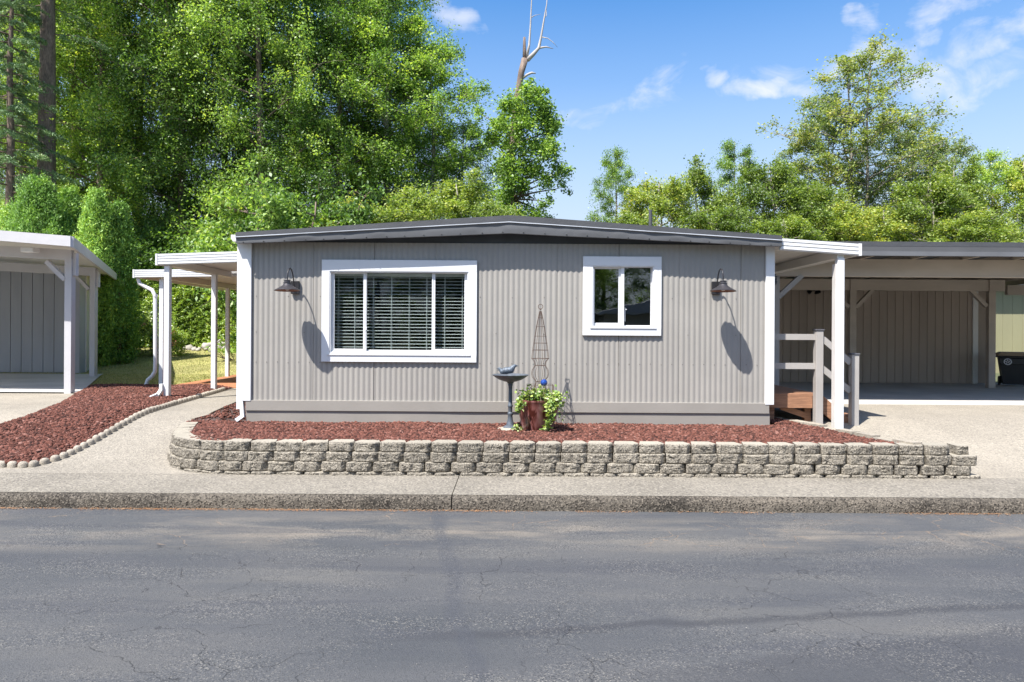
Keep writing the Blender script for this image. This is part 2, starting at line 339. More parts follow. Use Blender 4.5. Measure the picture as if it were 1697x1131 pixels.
M = dict(
    asphalt=asphalt(), sidewalk=concrete('sidewalk_concrete', (.208, .186, .15), .25, .85, 62, bump=.8),
    kerb=concrete('kerb_concrete', (.135, .115, .09), .7, 1.1, 75, bump=2.2, dark=(.02, .016, .012)),
    path=concrete('path_concrete', (.235, .21, .17), .2, .7, 75), drive=concrete('driveway_concrete', (.262, .232, .185), .2, .6, 75),
    slab=concrete('slab_concrete', (.47, .45, .41), .2, .15, 90, bump=.15),
    block=concrete('block_concrete', (.25, .222, .178), .4, 1.0, 85, bump=1.6, dark=(.05, .043, .035)), sunlit_blocktop=concrete('smooth_sunlit_block_top', (.30, .27, .215), .2, .35, 110, bump=.3), edge=concrete('edging_concrete', (.34, .30, .24), .3, .5, 120, bump=.6),  # block tops: smoother concrete, colour also lightened for the sun on them
    soil=pm('dark_soil', (.06, .035, .028), .95, .4, 4, .8, 40), ground=pm('rough_ground', (.07, .08, .035), .95, .4, .6, .5, 12),
    lava=rand_mat('lava_rock', [(0, (.032, .014, .011)), (.3, (.085, .031, .021)), (.7, (.145, .053, .036)), (.93, (.19, .078, .056)), (1, (.27, .14, .11))], .9, .9, 160),
    siding=pm('taupe_siding_paint', (.285, .267, .24), .5, .07, 1.2, .05, 60, fine=.02), skirt=pm('taupe_skirting_paint', (.25, .23, .203), .55, .07, 1.5, .12, 40),
    white=pm('white_trim_paint', (.66, .66, .66), .4, .02, 3), cream=pm('cream_awning_paint', (.70, .67, .62), .45, .03, 2), offwhite=pm('off_white_paint', (.62, .59, .55), .5, .08, 3),
    fascia=pm('charcoal_fascia_metal', (.105, .106, .11), .5, .12, 2), roof=pm('dark_grey_roofing', (.055, .057, .062), .7, .15, 6, .3, 50),
    infill=pm('dark_gable_infill', (.05, .055, .065), .6, .3, 2), screw=pm('screw_metal', (.09, .08, .07), .5), black=pm('black_lamp_metal', (.03, .028, .03), .4, .2, 20, metallic=.3),
    bronze=pm('bronze_lamp_metal', (.075, .07, .075), .38, .25, 12, metallic=.55), copper=pm('copper_lining', (.2, .09, .055), .4, .2, 10, metallic=.5), iron=pm('rusty_iron', (.085, .05, .035), .7, .3, 40),
    bath=pm('grey_blue_cast_metal', (.085, .1, .12), .45, .3, 25, .3, 120, metallic=.2), verd=pm('pewter_bird_metal', (.085, .105, .13), .5, .6, 45, .4, 120, metallic=.2),
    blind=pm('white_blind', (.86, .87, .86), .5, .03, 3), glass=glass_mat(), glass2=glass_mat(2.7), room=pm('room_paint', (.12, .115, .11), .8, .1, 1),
    t111=pm('taupe_board_siding', (.40, .32, .255), .75, .1, 2, .3, 60, stretch=(1, 1, .2)), t111b=pm('grey_board_siding', (.34, .345, .37), .75, .08, 2, .3, 60, stretch=(1, 1, .2)),
    beam=pm('taupe_beam_paint', (.43, .365, .30), .7, .12, 3, .3, 40, stretch=(.3, 1, 1)), rail=pm('taupe_rail_paint', (.34, .315, .29), .6, .08, 3), railcap=pm('dark_post_cap', (.08, .08, .09), .5),
    cedar=wood('cedar_stain', (.29, .145, .08)), deck=wood('red_deck_stain', (.36, .15, .07), (12, 1, 12)), grey_paint=pm('pale_grey_paint', (.47, .455, .46), .6, .06, 3, .15, 40),
    bark=pm('brown_bark', (.16, .12, .09), .95, .4, 3, 1, 14, stretch=(3, 3, .6), fine=.4), bark2=pm('grey_bark', (.25, .22, .19), .95, .45, 2.5, 1, 14, stretch=(2, 2, .7), fine=.3),
    snag=pm('bleached_dead_wood', (.19, .14, .11), .9, .6, 2, .8, 18, stretch=(3, 3, .6), fine=.3), pale=pm('pale_dead_wood', (.36, .33, .3), .9, .2, 2, .5, 18),
    bin=pm('black_bin_plastic', (.02, .021, .023), .45, .2, 6), tanlid=pm('tan_lid_plastic', (.30, .22, .14), .6, .1, 4), mark=pm('white_mark', (.6, .6, .62), .6),
    foliage_lit_wall=pm('foliage_tinted_siding', (.26, .245, .14), .7, .06, 2, .2, 50, stretch=(1, 1, .2)), num=pm('black_number', (.03, .04, .06), .5),  # neighbour siding: green light from foliage is mixed into its colour
    litter=rand_mat('leaf_litter', [(0, (.20, .085, .03)), (.5, (.33, .16, .07)), (1, (.42, .28, .16))], .9, 0),
    grass=rand_mat('grass_blades', [(0, (.14, .18, .04)), (.4, (.25, .28, .07)), (.8, (.38, .34, .12)), (1, (.48, .4, .18))], .8, 0), lawn=pm('lawn_turf', (.27, .25, .09), .95, .35, 1.2, .8, 60, fine=.4),
    dead=rand_mat('white_dry_rock', [(0, (.18, .165, .14)), (1, (.4, .37, .32))], .9),
    ball=pm('blue_glazed_ball', (.01, .045, .22), .04, .3, 30, spec=.9),
)
def pot_mat():
    m, nt, b = base_mat('purple_brown_glaze'); v = coords(nt)
    f = noise_n(nt, vscale(nt, v, (1, 1, .25)), 14, 4, .6, .5)
    cc = ramp(nt, f, [(.42, (.06, .014, .01)), (.5, (.17, .06, .05)), (.62, (.25, .115, .11))])
    nt.links.new(cc, b.inputs['Base Color']); b.inputs['Roughness'].default_value = .28; return m
M['pot'] = pot_mat()
L = dict(
    maple=leaf_mat('mid_green_leaves', (0.087, 0.153, 0.039), (0.205, 0.340, 0.078), (0.484, 0.614, 0.145)),
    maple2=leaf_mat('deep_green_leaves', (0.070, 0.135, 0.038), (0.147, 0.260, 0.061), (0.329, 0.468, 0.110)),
    alder=leaf_mat('yellow_green_leaves', (0.107, 0.164, 0.039), (0.238, 0.329, 0.075), (0.462, 0.499, 0.125)),
    sparse=leaf_mat('light_alder_leaves', (0.107, 0.164, 0.055), (0.222, 0.292, 0.092), (0.404, 0.424, 0.147)),
    thuja=leaf_mat('bright_arborvitae_foliage', (0.089, 0.188, 0.032), (0.187, 0.339, 0.058), (0.332, 0.505, 0.094), .6, .25, 1.5),
    conifer=leaf_mat('blue_green_needles', (0.055, 0.109, 0.048), (0.125, 0.217, 0.090), (0.243, 0.351, 0.148), .6, .15, .8),
    hedge=leaf_mat('laurel_hedge_leaves', (0.126, 0.202, 0.044), (0.246, 0.360, 0.077), (0.479, 0.582, 0.133), .35, .3, .8),
    ivy=leaf_mat('variegated_ivy_leaves', (0.139, 0.239, 0.058), (0.439, 0.535, 0.138), (0.747, 0.747, 0.535), .4, .3, 8),
    rhody=leaf_mat('dark_rhododendron_leaves', (0.047, 0.088, 0.030), (0.124, 0.214, 0.055), (0.296, 0.382, 0.118), .35, .2, 1),
    bloom=leaf_mat('pink_blossom', (0.536, 0.149, 0.161), (0.702, 0.280, 0.263), (0.720, 0.466, 0.384), .6, .3, 3),
)
# ---------------------------------------------------------------- ground, road, kerb, paths
def strip(name, rows, mat, dz, nx=12, kind='structure', skirt=0):
    """sheet that follows the ground: rows = [(Y, x_left, x_right)]"""
    mb = MB(); vs = []
    for (Y, a, b) in rows: vs += [(a+(b-a)*i/nx, Y, ground_z(Y)+dz) for i in range(nx+1)]
    n = nx+1
    fs = [(r*n+i, r*n+i+1, (r+1)*n+i+1, (r+1)*n+i) for r in range(len(rows)-1) for i in range(nx)]
    mb.add(vs, fs); o = obj(name, mb, mat); o['kind'] = kind; return o
def frange(a, b, s):
    n = max(1, int(round((b-a)/s))); return [a+(b-a)*i/n for i in range(n+1)]
def interp(pts, Y):            # pts = [(Y, X)] sorted by Y
    if Y <= pts[0][0]: return pts[0][1]
    for (y0, x0), (y1, x1) in zip(pts, pts[1:]):
        if Y <= y1: return x0+(x1-x0)*(Y-y0)/max(1e-6, y1-y0)
    return pts[-1][1]
def edge(px):                  # pixel polyline on the ground -> sorted (Y, X)
    q = sorted(((G(*p).y, G(*p).x) for p in px)); return q

road = MB(); xs = frange(-60, 60, 2); ys = frange(-6, 6.66, .5)
road.add([(x, y, 0) for y in ys for x in xs], [(r*len(xs)+i, r*len(xs)+i+1, (r+1)*len(xs)+i+1, (r+1)*len(xs)+i) for r in range(len(ys)-1) for i in range(len(xs)-1)])
tag(obj('road', road, M['asphalt']), kind='structure')
gr = []
ys = [-700, -200, -60, -6.2, 6.6, 6.9, 7.6]+frange(7.7, 10.6, .2)[0:]+[12, 15, 19]+frange(20, 60, 4)+[120, 300, 900]
xs = [-900, -300, -100]+frange(-60, 60, 6)+[100, 300, 900]
gm = MB(); gm.add([(x, y, (ground_z(y)-.10 if y > 6.62 else -.05)) for y in ys for x in xs],
                  [(r*len(xs)+i, r*len(xs)+i+1, (r+1)*len(xs)+i+1, (r+1)*len(xs)+i) for r in range(len(ys)-1) for i in range(len(xs)-1)])
tag(obj('ground', gm, M['ground']), kind='structure')

# kerb and sidewalk: cast in bays with real joints
def mno(x, y, z=0, s=1): return mnoise.noise(Vector((x*s, y*s, z*s)))
joints = [-60, -33, -21, -13.2, W(748, 830, 6.66).x, 1.55+.0, 5.4, 12.5, 25, 60]
kb = MB()
jx = [-60, -33, -21, -13.2, W(748, 830, 6.66).x, 12.5, 25, 60]
for a, b in zip(jx, jx[1:]):
    a += .006; b -= .006; xx = frange(a, b, .05 if -7 < a < 8 or (a < 7 and b > -7) else .5)
    prof = [(6.655, -.03), (6.662, .05), (6.668, .085), (6.69, .118), (6.735, .1345), (6.85, .1345)]
    vs = []
    for x in xx:
        for k, (y, z) in enumerate(prof):
            e = (1 if k in (1, 2, 3) else .3 if k == 4 else 0)
            vs.append((x, y+e*(.018*mno(x, z, 3, 3)+.010*mno(x, z*3, 5, 17)), z+e*(.012*mno(x, z, 9, 4)+.006*mno(x, z, 1, 21))))
    n = len(prof)
    kb.add(vs, [(i*n+k, (i+1)*n+k, (i+1)*n+k+1, i*n+k+1) for i in range(len(xx)-1) for k in range(n-1)])
    for e in (0, (len(xx)-1)*n): kb.add([vs[e+k] for k in range(n)]+[(vs[e][0], 6.85, -.03)], [tuple(range(n+1))])
tag(obj('kerb', kb, M['kerb'], sm=True, autosm=50), kind='structure')
sw = MB()
for a, b in zip(jx, jx[1:]):
    xx = frange(a+.004, b-.004, .6)
    sw.add([(x, y, z) for x in xx for (y, z) in ((6.74, .1365), (7.2, .1365), (7.66, .1365))], [(i*3+k, (i+1)*3+k, (i+1)*3+k+1, i*3+k+1) for i in range(len(xx)-1) for k in range(2)])
tag(obj('sidewalk', sw, M['sidewalk']), kind='structure')

scal = edge([(-160, 792), (0, 776), (50, 776), (100, 763), (150, 738), (200, 709), (250, 684), (300, 669), (345, 656), (372, 648)])
wall_pts = [(7.62, -3.1), (7.66, -3.42), (7.76, -3.70), (7.93, -3.93), (8.15, -4.09), (8.4, -4.20), (8.7, -4.31), (9.0, -4.42), (9.25, -4.50)]
bedl = edge([(320, 699), (342, 689), (370, 675), (396, 664)])
bedl = [p for p in wall_pts if p[0] < 9.2]+[p for p in bedl if p[0] > 9.3]
rows = []
for Y in frange(7.62, 14.6, .12):
    rows.append((Y, interp(scal, Y), interp(bedl, Y)+(.12 if Y < 9.4 else .02) if Y < bedl[-1][0] else -3.74))
strip('path', rows, M['path'], .008, 8)
# lava bed on the left: between the neighbour's concrete pad and the scalloped edging
lb = edge([(-260, 735), (-60, 722), (0, 711), (60, 690), (100, 673), (135, 652), (150, 642)])
bedrows = []
for Y in frange(scal[0][0]+.0, 14.55, .12):
    a = interp(lb, Y); b = interp(scal, Y)
    if Y < lb[0][0]: a = -14
    bedrows.append((Y, min(a, b-.05), b))
strip('bed_soil', bedrows, M['soil'], .012, 10)
padrows = [(Y, -26, (interp(lb, Y) if Y >= lb[0][0] else -14)+.02) for Y in frange(7.62, 13.15, .15)]
strip('neighbour_driveway', padrows, M['drive'], .006, 8)
slabl = [(13.15, -8.55), (17.9, -11.05), (24, -13.9)]
strip('neighbour_carport_slab', [(Y, -22, interp(slabl, Y)+.25) for Y in frange(13.15, 18.6, .6)], M['slab'], .03, 4)
strip('lawn', [(Y, -40, -3.0) for Y in frange(14.4, 30, .5)], M['lawn'], .004, 30)

# driveway on the right
brick_line = [(G(1284, 691).y, G(1284, 691).x), (G(1400, 712).y+.0, G(1400, 712).x)]
def bl(Y): return 3.95+(4.62-3.95)*(9.95-Y)/(9.95-7.66)
rows = [(Y, (5.28 if Y < 7.8 else max(bl(Y), 3.66)), 24) for Y in frange(7.664, 12.04, .12)]
strip('driveway', rows, M['drive'], .006, 20)
sl_ = MB(); sl_.box(3.66, 17, 12.04, 17.4, .3, .512); tag(obj('carport_slab', sl_, M['slab']), kind='structure')

# ---------------------------------------------------------------- retaining wall of split-face blocks
def block(mb, c, ang, w, h, d, z0, amp=.013, cap=False):
    """block with rough three-facet front; c = front centre, ang = direction along the wall"""
    nx, nz = 22, 9; t = Vector((cos(ang), sin(ang), 0)); nrm = Vector((-sin(ang), cos(ang), 0))
    if True: w *= random.uniform(.975, .995)
    z0 += random.uniform(-.003, .003); sd = random.uniform(0, 100)
    sl = random.uniform(.008, .045); sr = random.uniform(.03, .06); cl = random.uniform(.08, .14); cr = random.uniform(.14, .26)
    tilt = random.uniform(-.008, .008)
    vs = []
    for j in range(nz+1):
        for i in range(nx+1):
            u = i/nx; v = j/nz; x = (u-.5)*w; dep = tilt*(u-.5)*2
            if u < cl: dep += sl*(1-u/cl)
            if u > 1-cr: dep += sr*(u-(1-cr))/cr
            edg = min(v, 1-v)*nz
            dep += .011*max(0, 1-edg)+amp*(mno(x+sd, v*h, sd, 15)*1.1+abs(mno(x+sd, v*h, sd+7, 34))*.8+mno(x+sd, v*h, sd+3, 75)*.55)
            zz = z0+v*h+(.004*mno(x+sd, v, sd, 30) if 0 < j < nz else (-.0035*abs(mno(x+sd, 1, sd, 30)) if j == nz else 0))
            p = Vector(c)+t*x+nrm*dep; vs.append((p.x, p.y, zz))
    n = nx+1; fs = [(j*n+i, j*n+i+1, (j+1)*n+i+1, (j+1)*n+i) for j in range(nz) for i in range(nx)]
    wb = w*.72
    back = [Vector(c)+t*x+nrm*d for x in (-wb/2, wb/2)]
    b0 = len(vs); vs += [(p.x, p.y, z) for z in (z0, z0+h) for p in back]
    fs.append(tuple(nz*n+i for i in range(n))+(b0+3, b0+2))                # top
    fs.append((b0, b0+1)+tuple(i for i in range(n-1, -1, -1)))              # bottom
    fs.append((b0+1, b0, b0+2, b0+3))
    fs.append(tuple(j*n for j in range(nz, -1, -1))+(b0, b0+2)); fs.append(tuple(j*n+n-1 for j in range(nz+1))+(b0+3, b0+1))
    mb.add(vs, fs)
path = [Vector((5.27, 7.62, 0))]+[Vector((x, y, 0)) for (y, x) in wall_pts]
seg = [(path[i+1]-path[i]).length for i in range(len(path)-1)]
def along(s):
    for i, l in enumerate(seg):
        if s <= l or i == len(seg)-1:
            d = (path[i+1]-path[i]).normalized(); return path[i]+d*s, d
        s -= l
TOT = sum(seg)
rw = thing('retaining_wall', (0, 7.7, .13), 'low curved retaining wall of rough split-face grey blocks in front of the grey home', 'retaining wall')
for cidx, (z0, s0, inset, ends) in enumerate([(.062, .0, -.012, .0), (.171, .10, 0, .02), (.280, .03, .012, .03), (.389, .32, .03, .35)]):
    mb = MB(); s = s0; bw = .291
    while s+bw*.4 < TOT:
        p, d = along(min(TOT-.05, s+bw/2)); ang = math.atan2(-d.y, -d.x)     # +x along the wall when walking left->right
        nrm = Vector((-sin(ang), cos(ang), 0))
        on_curve = s > seg[0]-.15
        w = bw*(.94 if on_curve else 1)
        block(mb, p+nrm*inset, ang, w+(.012 if on_curve else 0), .109, .21, z0)
        s += w+random.uniform(-.001, .004)
    if cidx == 3:
        block(mb, (5.13, 7.72, 0), .12, .17, .10, .2, z0); 
    co = obj('cap_course' if cidx == 3 else 'block_course', mb, M['block'], rw, sm=True, autosm=20); co.data.materials.append(M['sunlit_blocktop'])
    for pf in co.data.polygons:
        if len(pf.vertices) > 8 and pf.normal.z > .8: pf.material_index = 1

mb = MB(); q_ = [p for p in bedl if p[0] > 9.1]+[]
for (y0, x0), (y1, x1) in zip(q_, q_[1:]): mb.bar((x0, y0, .36), (x1, y1, .36), .05, .27)
tag(obj('edging_strip', mb, M['edge']), 'thin concrete edging strip between path and lava rock at the left wall of the home', 'edging')
# edging along the drive side of the rock bed
eb = MB(); Y = 10.3; i = 0
while Y > 7.72:
    x = bl(Y); ln = .3; a = Vector((x, Y, 0)); d = Vector((4.62-3.95, -(9.95-7.66), 0)).normalized(); b = a+d*(ln-.012)
    z1 = .515+random.uniform(-.008, .008)-(.02 if i % 3 == 1 else 0)
    m_ = (a+b)/2; jx_ = random.uniform(-.01, .01)
    eb.bar((a.x+jx_, a.y, z1-.12), (b.x+jx_+random.uniform(-.01, .01), b.y, z1-.12+random.uniform(-.006, .006)), .13, .24); Y += d.y*ln; i += 1
tag(obj('brick_edging', eb, M['edge']), 'row of flat grey concrete pavers edging the lava rock beside the driveway', 'edging')

# scalloped edging along the path
se = MB(); pts = [Vector((x, y, 0)) for (y, x) in scal if True]; pts = sorted(pts, key=lambda p: p.y)
pl = []
for p, q in zip(pts, pts[1:]):
    n = max(1, int((q-p).length/.02)); pl += [p+(q-p)*k/n for k in range(n)]
acc = 0; last = None
for p, q in zip(pl, pl[1:]):
    acc += (q-p).length
    if last is None or acc >= .105:
        last = p; acc = 0; z = ground_z(p.y); r = .055
        d = (q-p).normalized(); ang = math.atan2(d.y, d.x)+random.uniform(-.1, .1)
        Mx = Matrix.Rotation(ang, 4, 'Z') @ Matrix.Diagonal((1, .8, 1, 1))
        se.lathe([(r, 0), (r, .055), (r*.86, .075), (r*.5, .088), (0.002, .092)], (p.x, p.y, z-.01+random.uniform(-.006, .006)), 12, Mx)
tag(obj('scalloped_edging', se, M['edge'], sm=True, autosm=50), 'curving row of small scalloped concrete edging pieces between path and red lava rock', 'edging')

# ---------------------------------------------------------------- lava rock
PH = (1+5**.5)/2
ICO = np.array([(-1, PH, 0), (1, PH, 0), (-1, -PH, 0), (1, -PH, 0), (0, -1, PH), (0, 1, PH), (0, -1, -PH), (0, 1, -PH), (PH, 0, -1), (PH, 0, 1), (-PH, 0, -1), (-PH, 0, 1)])/1.902
ICF = np.array([(0, 11, 5), (0, 5, 1), (0, 1, 7), (0, 7, 10), (0, 10, 11), (1, 5, 9), (5, 11, 4), (11, 10, 2), (10, 7, 6), (7, 1, 8), (3, 9, 4), (3, 4, 2), (3, 2, 6), (3, 6, 8), (3, 8, 9), (4, 9, 5), (2, 4, 11), (6, 2, 10), (8, 6, 7), (9, 8, 1)])
def rocks(name, P, r0, r1, mat, flat=.75):
    n = len(P); R = rng.uniform(r0, r1, n)
    V = np.repeat(ICO[None], n, 0)*rng.uniform(.68, 1.25, (n, 12, 1))
    V = V*np.stack([rng.uniform(.75, 1.35, n), rng.uniform(.75, 1.2, n), rng.uniform(.6, 1, n)], 1)[:, None, :]
    a = rng.uniform(0, 2*pi, n); b = rng.uniform(-.6, .6, n)
    x = V[..., 0]*np.cos(a)[:, None]-V[..., 1]*np.sin(a)[:, None]; y = V[..., 0]*np.sin(a)[:, None]+V[..., 1]*np.cos(a)[:, None]; z = V[..., 2]
    y, z = y*np.cos(b)[:, None]-z*np.sin(b)[:, None], y*np.sin(b)[:, None]+z*np.cos(b)[:, None]
    V = np.stack([x, y, z], -1)*R[:, None, None]+P[:, None, :]
    Fq = ICF[None]+(np.arange(n)*12)[:, None, None]
    me = np_mesh(name, V.reshape(-1, 3), Fq.reshape(-1, 3)); me.materials.append(mat)
    o = bpy.data.objects.new(name, me); link(o); return o
P = []
bedsoil = MB(); rws = []
for Y in frange(7.74, 12.2, .1):
    xl = (interp(bedl, Y) if Y < bedl[-1][0] else -3.9)+(.1 if Y < 9.25 else .02)
    xr = bl(Y)-.04 if Y < 9.44 else -3.72
    rws.append((Y, xl, xr))
nn = 40
vs = [(a+(b-a)*i/nn, Y, .462+(.02 if Y > 9.6 else 0)) for (Y, a, b) in rws for i in range(nn+1)]
bedsoil.add(vs, [(r*(nn+1)+i, r*(nn+1)+i+1, (r+1)*(nn+1)+i+1, (r+1)*(nn+1)+i) for r in range(len(rws)-1) for i in range(nn)])
tag(obj('flower_bed_soil', bedsoil, M['soil']), kind='structure')
for _ in range(62000):
    Y = 7.74+rng.random()*(12.2-7.74) if _ % 5 == 0 else 7.72+rng.random()*1.75
    x = rng.uniform(-4.7, 4.6); a = (interp(bedl, Y) if Y < bedl[-1][0] else -3.9)+(.1 if Y < 9.25 else .03); b = bl(Y)-.05 if Y < 9.43 else -3.74
    if a+(.1 if Y < 9.2 else 0) < x < b and (Y > 7.83 or x < -3.2):
        mound = .018*mnoise.noise(Vector((x*1.1, Y*1.6, 0)))+.012*mnoise.noise(Vector((x*4, Y*4, 3)))
        P.append((x, Y, .470+(.02 if Y > 9.6 else 0)+mound+rng.uniform(-.006, .016)))
for _ in range(2600):      # stones spilled round the stair and under the landing
    x = rng.uniform(3.66, 4.7); Y = rng.uniform(9.45, 10.4)
    if x < bl(Y)-.03: P.append((x, Y, .49+rng.uniform(-.006, .012)))
tag(rocks('lava_rock', np.array(P), .011, .025, M['lava']), 'dark red crushed lava rock filling the raised bed in front of the home', 'lava rock', kind='stuff')
P = []
for _ in range(95000):
    Y = 7.7+(rng.random()**1.4)*(14.5-7.7); a = interp(lb, Y) if Y >= lb[0][0] else -9.5; b = interp(scal, Y)-.05; a = max(a, -9.5)
    if b <= a: continue
    x = rng.uniform(-9.5, -4)
    if not (a < x < b): continue
    edgef = min(1, (b-x)/.3, (x-a)/.25+.35)
    P.append((x, Y, ground_z(Y)+.02+.05*edgef+.03*mnoise.noise(Vector((x*1.2, Y, 5)))*edgef+rng.uniform(-.006, .014)))
vs = []
tag(rocks('lava_rock', np.array(P), .012, .026, M['lava']), 'dark red crushed lava rock in the low bed left of the concrete path', 'lava rock', kind='stuff')
# mound under the left rocks
mb = MB(); rr = []
for (Y, a, b) in bedrows:
    for i in range(17):
        x = a+(b-.05-a)*i/16 if a > -9.5 else -9.5+(b-.05+9.5)*i/16
        e = min(1, (b-x)/.3, (x-max(a, -9.5))/.25+.35); rr.append((x, Y, ground_z(Y)+.012+.048*max(0, e)+.03*mnoise.noise(Vector((x*1.2, Y, 5)))*max(0, e)))
mb.add(rr, [(r*17+i, r*17+i+1, (r+1)*17+i+1, (r+1)*17+i) for r in range(len(bedrows)-1) for i in range(16)])
tag(obj('bed_mound', mb, M['soil']), kind='structure')
# litter of needles and leaf crumbs along the gutter, and loose chips on the road
def flakes(name, P, s0, s1, mat, label, cat, tall=.15):
    n = len(P); a = rng.uniform(0, 2*pi, n); l = rng.uniform(s0, s1, n); w = l*rng.uniform(.12, .5, n)
    dx = np.cos(a)*l; dy = np.sin(a)*l; ux = -np.sin(a)*w; uy = np.cos(a)*w; up = rng.uniform(0, tall, n)*l
    P = np.asarray(P); z = P[:, 2]
    V = np.stack([np.stack([P[:, 0]-dx, P[:, 1]-dy, z], 1), np.stack([P[:, 0]+ux, P[:, 1]+uy, z+up*.6], 1), np.stack([P[:, 0]+dx, P[:, 1]+dy, z+up*1.4], 1), np.stack([P[:, 0]-ux, P[:, 1]-uy, z+up*.3], 1)], 1)
    me = np_mesh(name, V.reshape(-1, 3), np.arange(n*4).reshape(n, 4)); me.materials.append(mat)
    o = bpy.data.objects.new(name, me); link(o); return tag(o, label, cat, kind='stuff')
P = []
for _ in range(14000):
    x = rng.uniform(-7, 7.2); dens = .3+.9*mnoise.noise(Vector((x*.8, 0, 2)))+.5*mnoise.noise(Vector((x*5, 0, 2)))+(.35 if x < -1 else -.1)
    if rng.random() < dens: P.append((x, 6.652-abs(rng.normal(0, .03)), .004+rng.uniform(0, .008)))
flakes('leaf_litter', P, .003, .012, M['litter'], 'thin orange brown line of dry needles and crumbs along the kerb', 'leaf litter')
P = [(rng.uniform(-6, 6), rng.uniform(2.8, 6.6), .003) for _ in range(700)]
flakes('road_grit', P, .002, .006, M['dead'], 'scattered pale grit chips on the asphalt road', 'grit', .6)
# grass
P = []
n = 90000; gx = rng.uniform(-16, -5.5, n); gy = 14.3+rng.random(n)**1.3*12.5
keep = (gx < np.interp(gy, [14.3, 19], [-7.45, -7.5])) | (gy > 20)
keep &= ~((gx > np.interp(gy, [13, 24], [-22, -22])) & (gx < np.interp(gy, [13.15, 17.9, 24], [-8.3, -10.8, -13.6])) & (gy < 18.6))
gx, gy = gx[keep], gy[keep]; n = len(gx); gz = np.array([ground_z(y) for y in gy])
a = rng.uniform(0, 2*pi, n); h = rng.uniform(.02, .05, n); w = .006
V = np.stack([np.stack([gx-np.cos(a)*w, gy-np.sin(a)*w, gz], 1), np.stack([gx+np.cos(a)*w, gy+np.sin(a)*w, gz], 1), np.stack([gx+rng.normal(0, .015, n), gy+rng.normal(0, .015, n), gz+h], 1)], 1)
me = np_mesh('grass', V.reshape(-1, 3), np.arange(n*3).reshape(n, 3)); me.materials.append(M['grass'])
tag(link(bpy.data.objects.new('grass', me)), 'short patchy yellow green grass of the lawn behind the left awning', 'grass', kind='stuff')
# ---------------------------------------------------------------- the grey home
HY = 9.42; XL, XR = -3.72, 3.605; ZT, ZB, ZG = 2.945, .775, .49
home = thing('mobile_home', (0, HY, ZG), 'single storey taupe mobile home with corrugated siding, white trimmed windows and low dark roof', 'house')
P1 = 0.0735
def wrect(px0, py0, px1, py1, Y):
    c = (px0+px1)/2; m = (py0+py1)/2
    return W(px0, m, Y).x, W(px1, m, Y).x, W(c, py1, Y).z, W(c, py0, Y).z
w1 = wrect(546, 450, 776.5, 588.5, 9.40); w2 = wrect(981.5, 441, 1083.5, 544, 9.40)
t1 = wrect(533, 431.4, 790, 600.4, 9.385); t2 = wrect(966, 425.5, 1096, 556.5, 9.385)
holes = [w1, w2]
sd = MB(); xs = frange(XL+.01, XR-.01, P1/10); prof = []
for x in xs:
    ph = (x/P1) % 1.0
    y = HY-.0085*(.5+.5*cos(2*pi*ph))**.8
    seam = ((x-W(519, 550, HY).x) % .842)
    if seam < .006: y = HY+.004
    y += .0025*mno(x, 0, 4, 1.3)
    prof.append((x, y))
zs = [ZB]+frange(ZB+.3, ZT, .36)
def inh(x, h): return h[0] < x < h[1]
for i in range(len(prof)-1):
    xm = (prof[i][0]+prof[i+1][0])/2; spans = [(ZB-.02, ZT+.02)]
    for h in holes:
        if inh(xm, h): spans = [(ZB-.02, h[2]), (h[3], ZT+.02)]
    for a, b in spans:
        sd.add([(prof[i][0], prof[i][1], a), (prof[i+1][0], prof[i+1][1], a), (prof[i+1][0], prof[i+1][1], b), (prof[i][0], prof[i][1], b)], [(0, 1, 2, 3)])
wall_o = obj('corrugated_wall', sd, M['siding'], home)
sc = MB()
for zz, st in ((1.31, 2), (2.22, 6), (1.72, 9)):
    k = -48
    while k < 48:
        x = k*P1
        if XL+.15 < x < XR-.1 and not any(t[0]-.02 < x < t[1]+.02 and t[2]-.02 < zz < t[3]+.02 for t in (t1, t2)):
            sc.lathe([(.006, 0), (.006, .003), (.001, .005)], (0, 0, 0), 6, Matrix.Translation((x+P1/2*(0), HY-.0085, zz+random.uniform(-.006, .006))) @ Matrix.Rotation(pi/2, 4, 'X'))
        k += st
merge_in(wall_o, sc, M['screw'], home)
# body behind the front siding
bd = MB()
Y1 = 23.0
bd.box(XL, XL+.1, HY+.02, Y1, ZB, 3.02); bd.box(XR-.1, XR, HY+.02, Y1, ZB, 3.02); bd.box(XL+.1, XR-.1, Y1-.1, Y1, ZB, 3.02)
for k in range(40):
    y = HY+.3+k*.34
    if y < Y1-.2: bd.box(XL-.008, XL, y, y+.05, ZB, 2.98); bd.box(XR, XR+.008, y, y+.05, ZB, 2.98)
obj('side_walls', bd, M['siding'], home)
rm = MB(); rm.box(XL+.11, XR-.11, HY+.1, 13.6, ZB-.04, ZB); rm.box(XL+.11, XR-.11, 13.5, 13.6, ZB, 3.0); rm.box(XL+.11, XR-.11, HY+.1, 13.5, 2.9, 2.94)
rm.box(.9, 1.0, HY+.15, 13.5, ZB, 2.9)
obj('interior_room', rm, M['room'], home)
gi = MB(); gi.prism([(XL+.1, ZT-.02), (XR-.1, ZT-.02), (XR-.1, 3.03), (-.04, 3.27), (XL+.1, 3.03)], 'y', HY+.012, HY+.05)
obj('gable_infill', gi, M['infill'], home)
def rz(x): # roof top line
    return 3.32-(.253)*abs(x+.04)/3.66
XA, XB = -3.73, 3.63; FY = 9.2
rf = MB(); rf.prism([(XA, rz(XA)-.11), (-.04, 3.32-.11), (XB, rz(XB)-.11), (XB, rz(XB)-.004), (-.04, 3.32-.004), (XA, rz(XA)-.004)], 'y', FY+.02, 23.3)
obj('roof', rf, M['roof'], home)
fb = MB(); xx = frange(XA, XB, .04); vs = []; rows_ = 3
